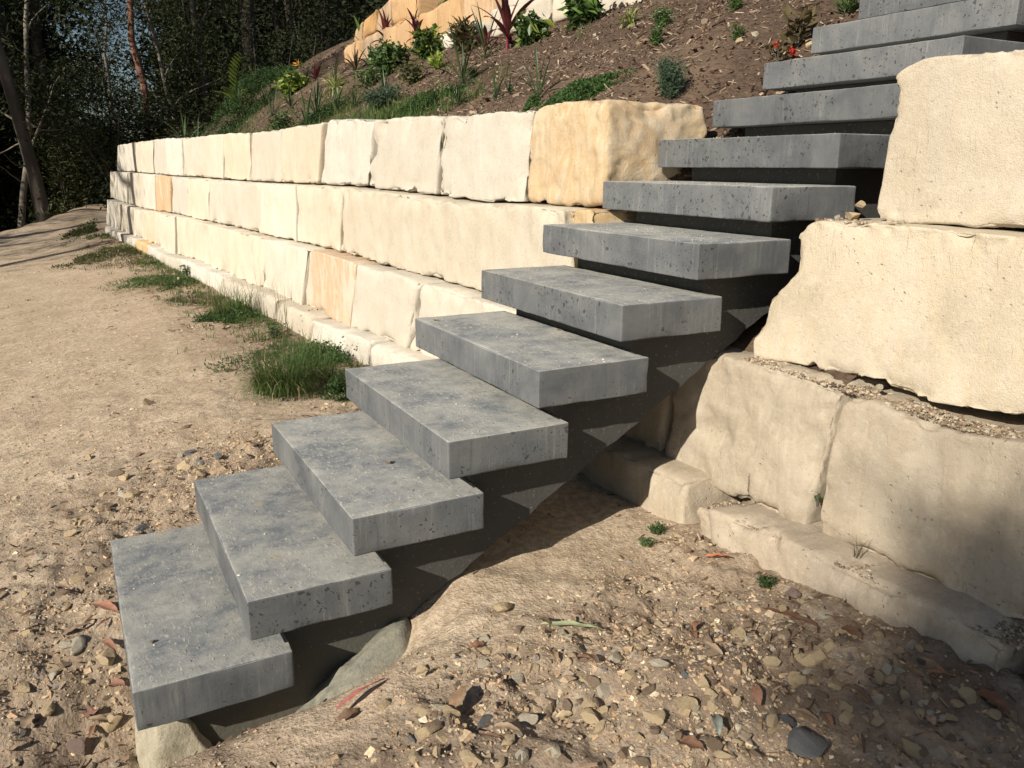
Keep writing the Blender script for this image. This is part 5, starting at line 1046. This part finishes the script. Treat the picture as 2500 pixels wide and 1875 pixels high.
o = link('crown', mesh('crown', *leaves(pk, .16, .06, 5, .2)), tr_, M['gum']); o.location = tuple(rel)

# weedy strip along the foot of the long wall, and low planting along the bottom of the bank
r_ = np.random.default_rng(5); n = 5200; y = 2.3 + 12.5 * r_.uniform(0, 1, n) ** 1.1; x = 1.78 - SL * y - .03 - np.abs(r_.normal(0, .26, n)); k = fbm(np.stack([x, y, 0 * x], 1), 1.6, 3, 91) + .35 * np.exp(-((1.75 - SL * y - x) / .15) ** 2) > -.02; x, y = x[k], y[k]
parts = []
for i in range(0, len(x), 9):
    V, F = blades((x[i], y[i], 0), 9, .05 + .07 * r_.uniform(), .0035 + .0004 * y[i], .05, i, ground_z, lean=1.0, segs=3); parts.append((V, F))
o = link('short_grass', mesh('short_grass', *merge(parts)), None, M['turf']); tag(o, kind='stuff')
scatter_mesh('leaf_litter', 2600, lambda r, m: (lambda yy: np.stack([1.78 - SL * yy - .02 - np.abs(r.normal(0, .30, m)), yy], 1))(1.8 + 12 * r.uniform(0, 1, m) ** 1.3), lambda r, n: np.clip(r.lognormal(-4.2, .5, n), .006, .04), [(.20, .13, .085), (.28, .19, .13), (.14, .09, .06), (.34, .26, .18), (.42, .33, .22)], M['bits'], ground_z, base=CUBE, dims=(1.2, .28, .10), tilt=.4, seed=15, sink=.2)
parts = []
n = 900; y = 1.7 + 13.8 * r_.uniform(0, 1, n); t_ = np.abs(r_.normal(0, .30, n)) * (1 + y * .12); x = 2.50 - SL * y + t_; k = (fbm(np.stack([x, y, 0 * x], 1), .9, 2, 92) + .05 * y > -.05)
for i in np.nonzero(k)[0]:
    parts.append(blades((x[i], y[i], 0), 14, .10 + .12 * r_.uniform(), .006, .10, i, bank_z, lean=1.1, segs=3))
o = link('bank_grass', mesh('bank_grass', *merge(parts)), None, M['turf']); tag(o, kind='stuff')
for i in range(16):
    y = 4.5 + 11 * (i + random.random()) / 16; x = 2.62 - SL * y + random.uniform(0, 1.9)
    q = (x, y, gz1(bank_z, x, y)); kd = random.random()
    if kd < .5: rosette(q, 'strappy_plant', 'dark strappy clump among the planting along the far bank', 'strappy plant', 14, random.uniform(.35, .6), .022, 'strap', (.4, 1.4), (.3, 1.5), group='strappy clumps along the far bank', seed=i, fold=.6, shape=.5)
    elif kd < .8: shrub(q, 'low leafy shrub among the planting along the far bank', .42, .26, 500, (.05, .02), random.choice(['green', 'cover', 'gum2']), group='low shrubs along the far bank', seed=80 + i)
    else: rosette(q, 'striped_plant', 'small cream striped clump among the planting along the far bank', 'striped plant', 34, .36, .026, 'vari', (.2, 1.3), (.9, 2.2), group='striped clumps along the far bank', seed=i, striped=True)

for x, y, k, s_ in ((-9.8, 11.4, 1, 1.5), (-11.5, 13.6, 3, 1.3), (-9.0, 15.2, 1, 1.4)):
    put(BV[k], BN, x, y, s_, ('bgrey', 'gum'), 'tall bush of the wood beside the dirt track', 'bush', 'bushes left of the track', name='bush')

# grit and dust crumbs lying on the treads
def on_treads(r, n):
    k = r.integers(0, 9, n); x = k * GO + r.uniform(.01, .28, n); return np.stack([x, TL * r.uniform(.01, .99, n) ** 1.0], 1)
scatter_mesh('tread_grit', 1500, on_treads, lambda r, n: np.clip(r.lognormal(-6.3, .5, n), .0008, .005), [(.50, .46, .38), (.42, .36, .27), (.60, .57, .50), (.30, .27, .22)], M['pebble'], lambda x, y: np.floor(x / GO + 1e-6) * RI, seed=88)
for i in range(34):
    az = -44 + i * .93; x, y = polar(az, random.uniform(40, 54)); put(BV[3], BN, x, y, random.uniform(1.4, 2.0), ('bdark', 'dark'), 'tall dark thicket bush in the wood left of the track', 'bush', 'thicket bushes left of the track', name='bush')
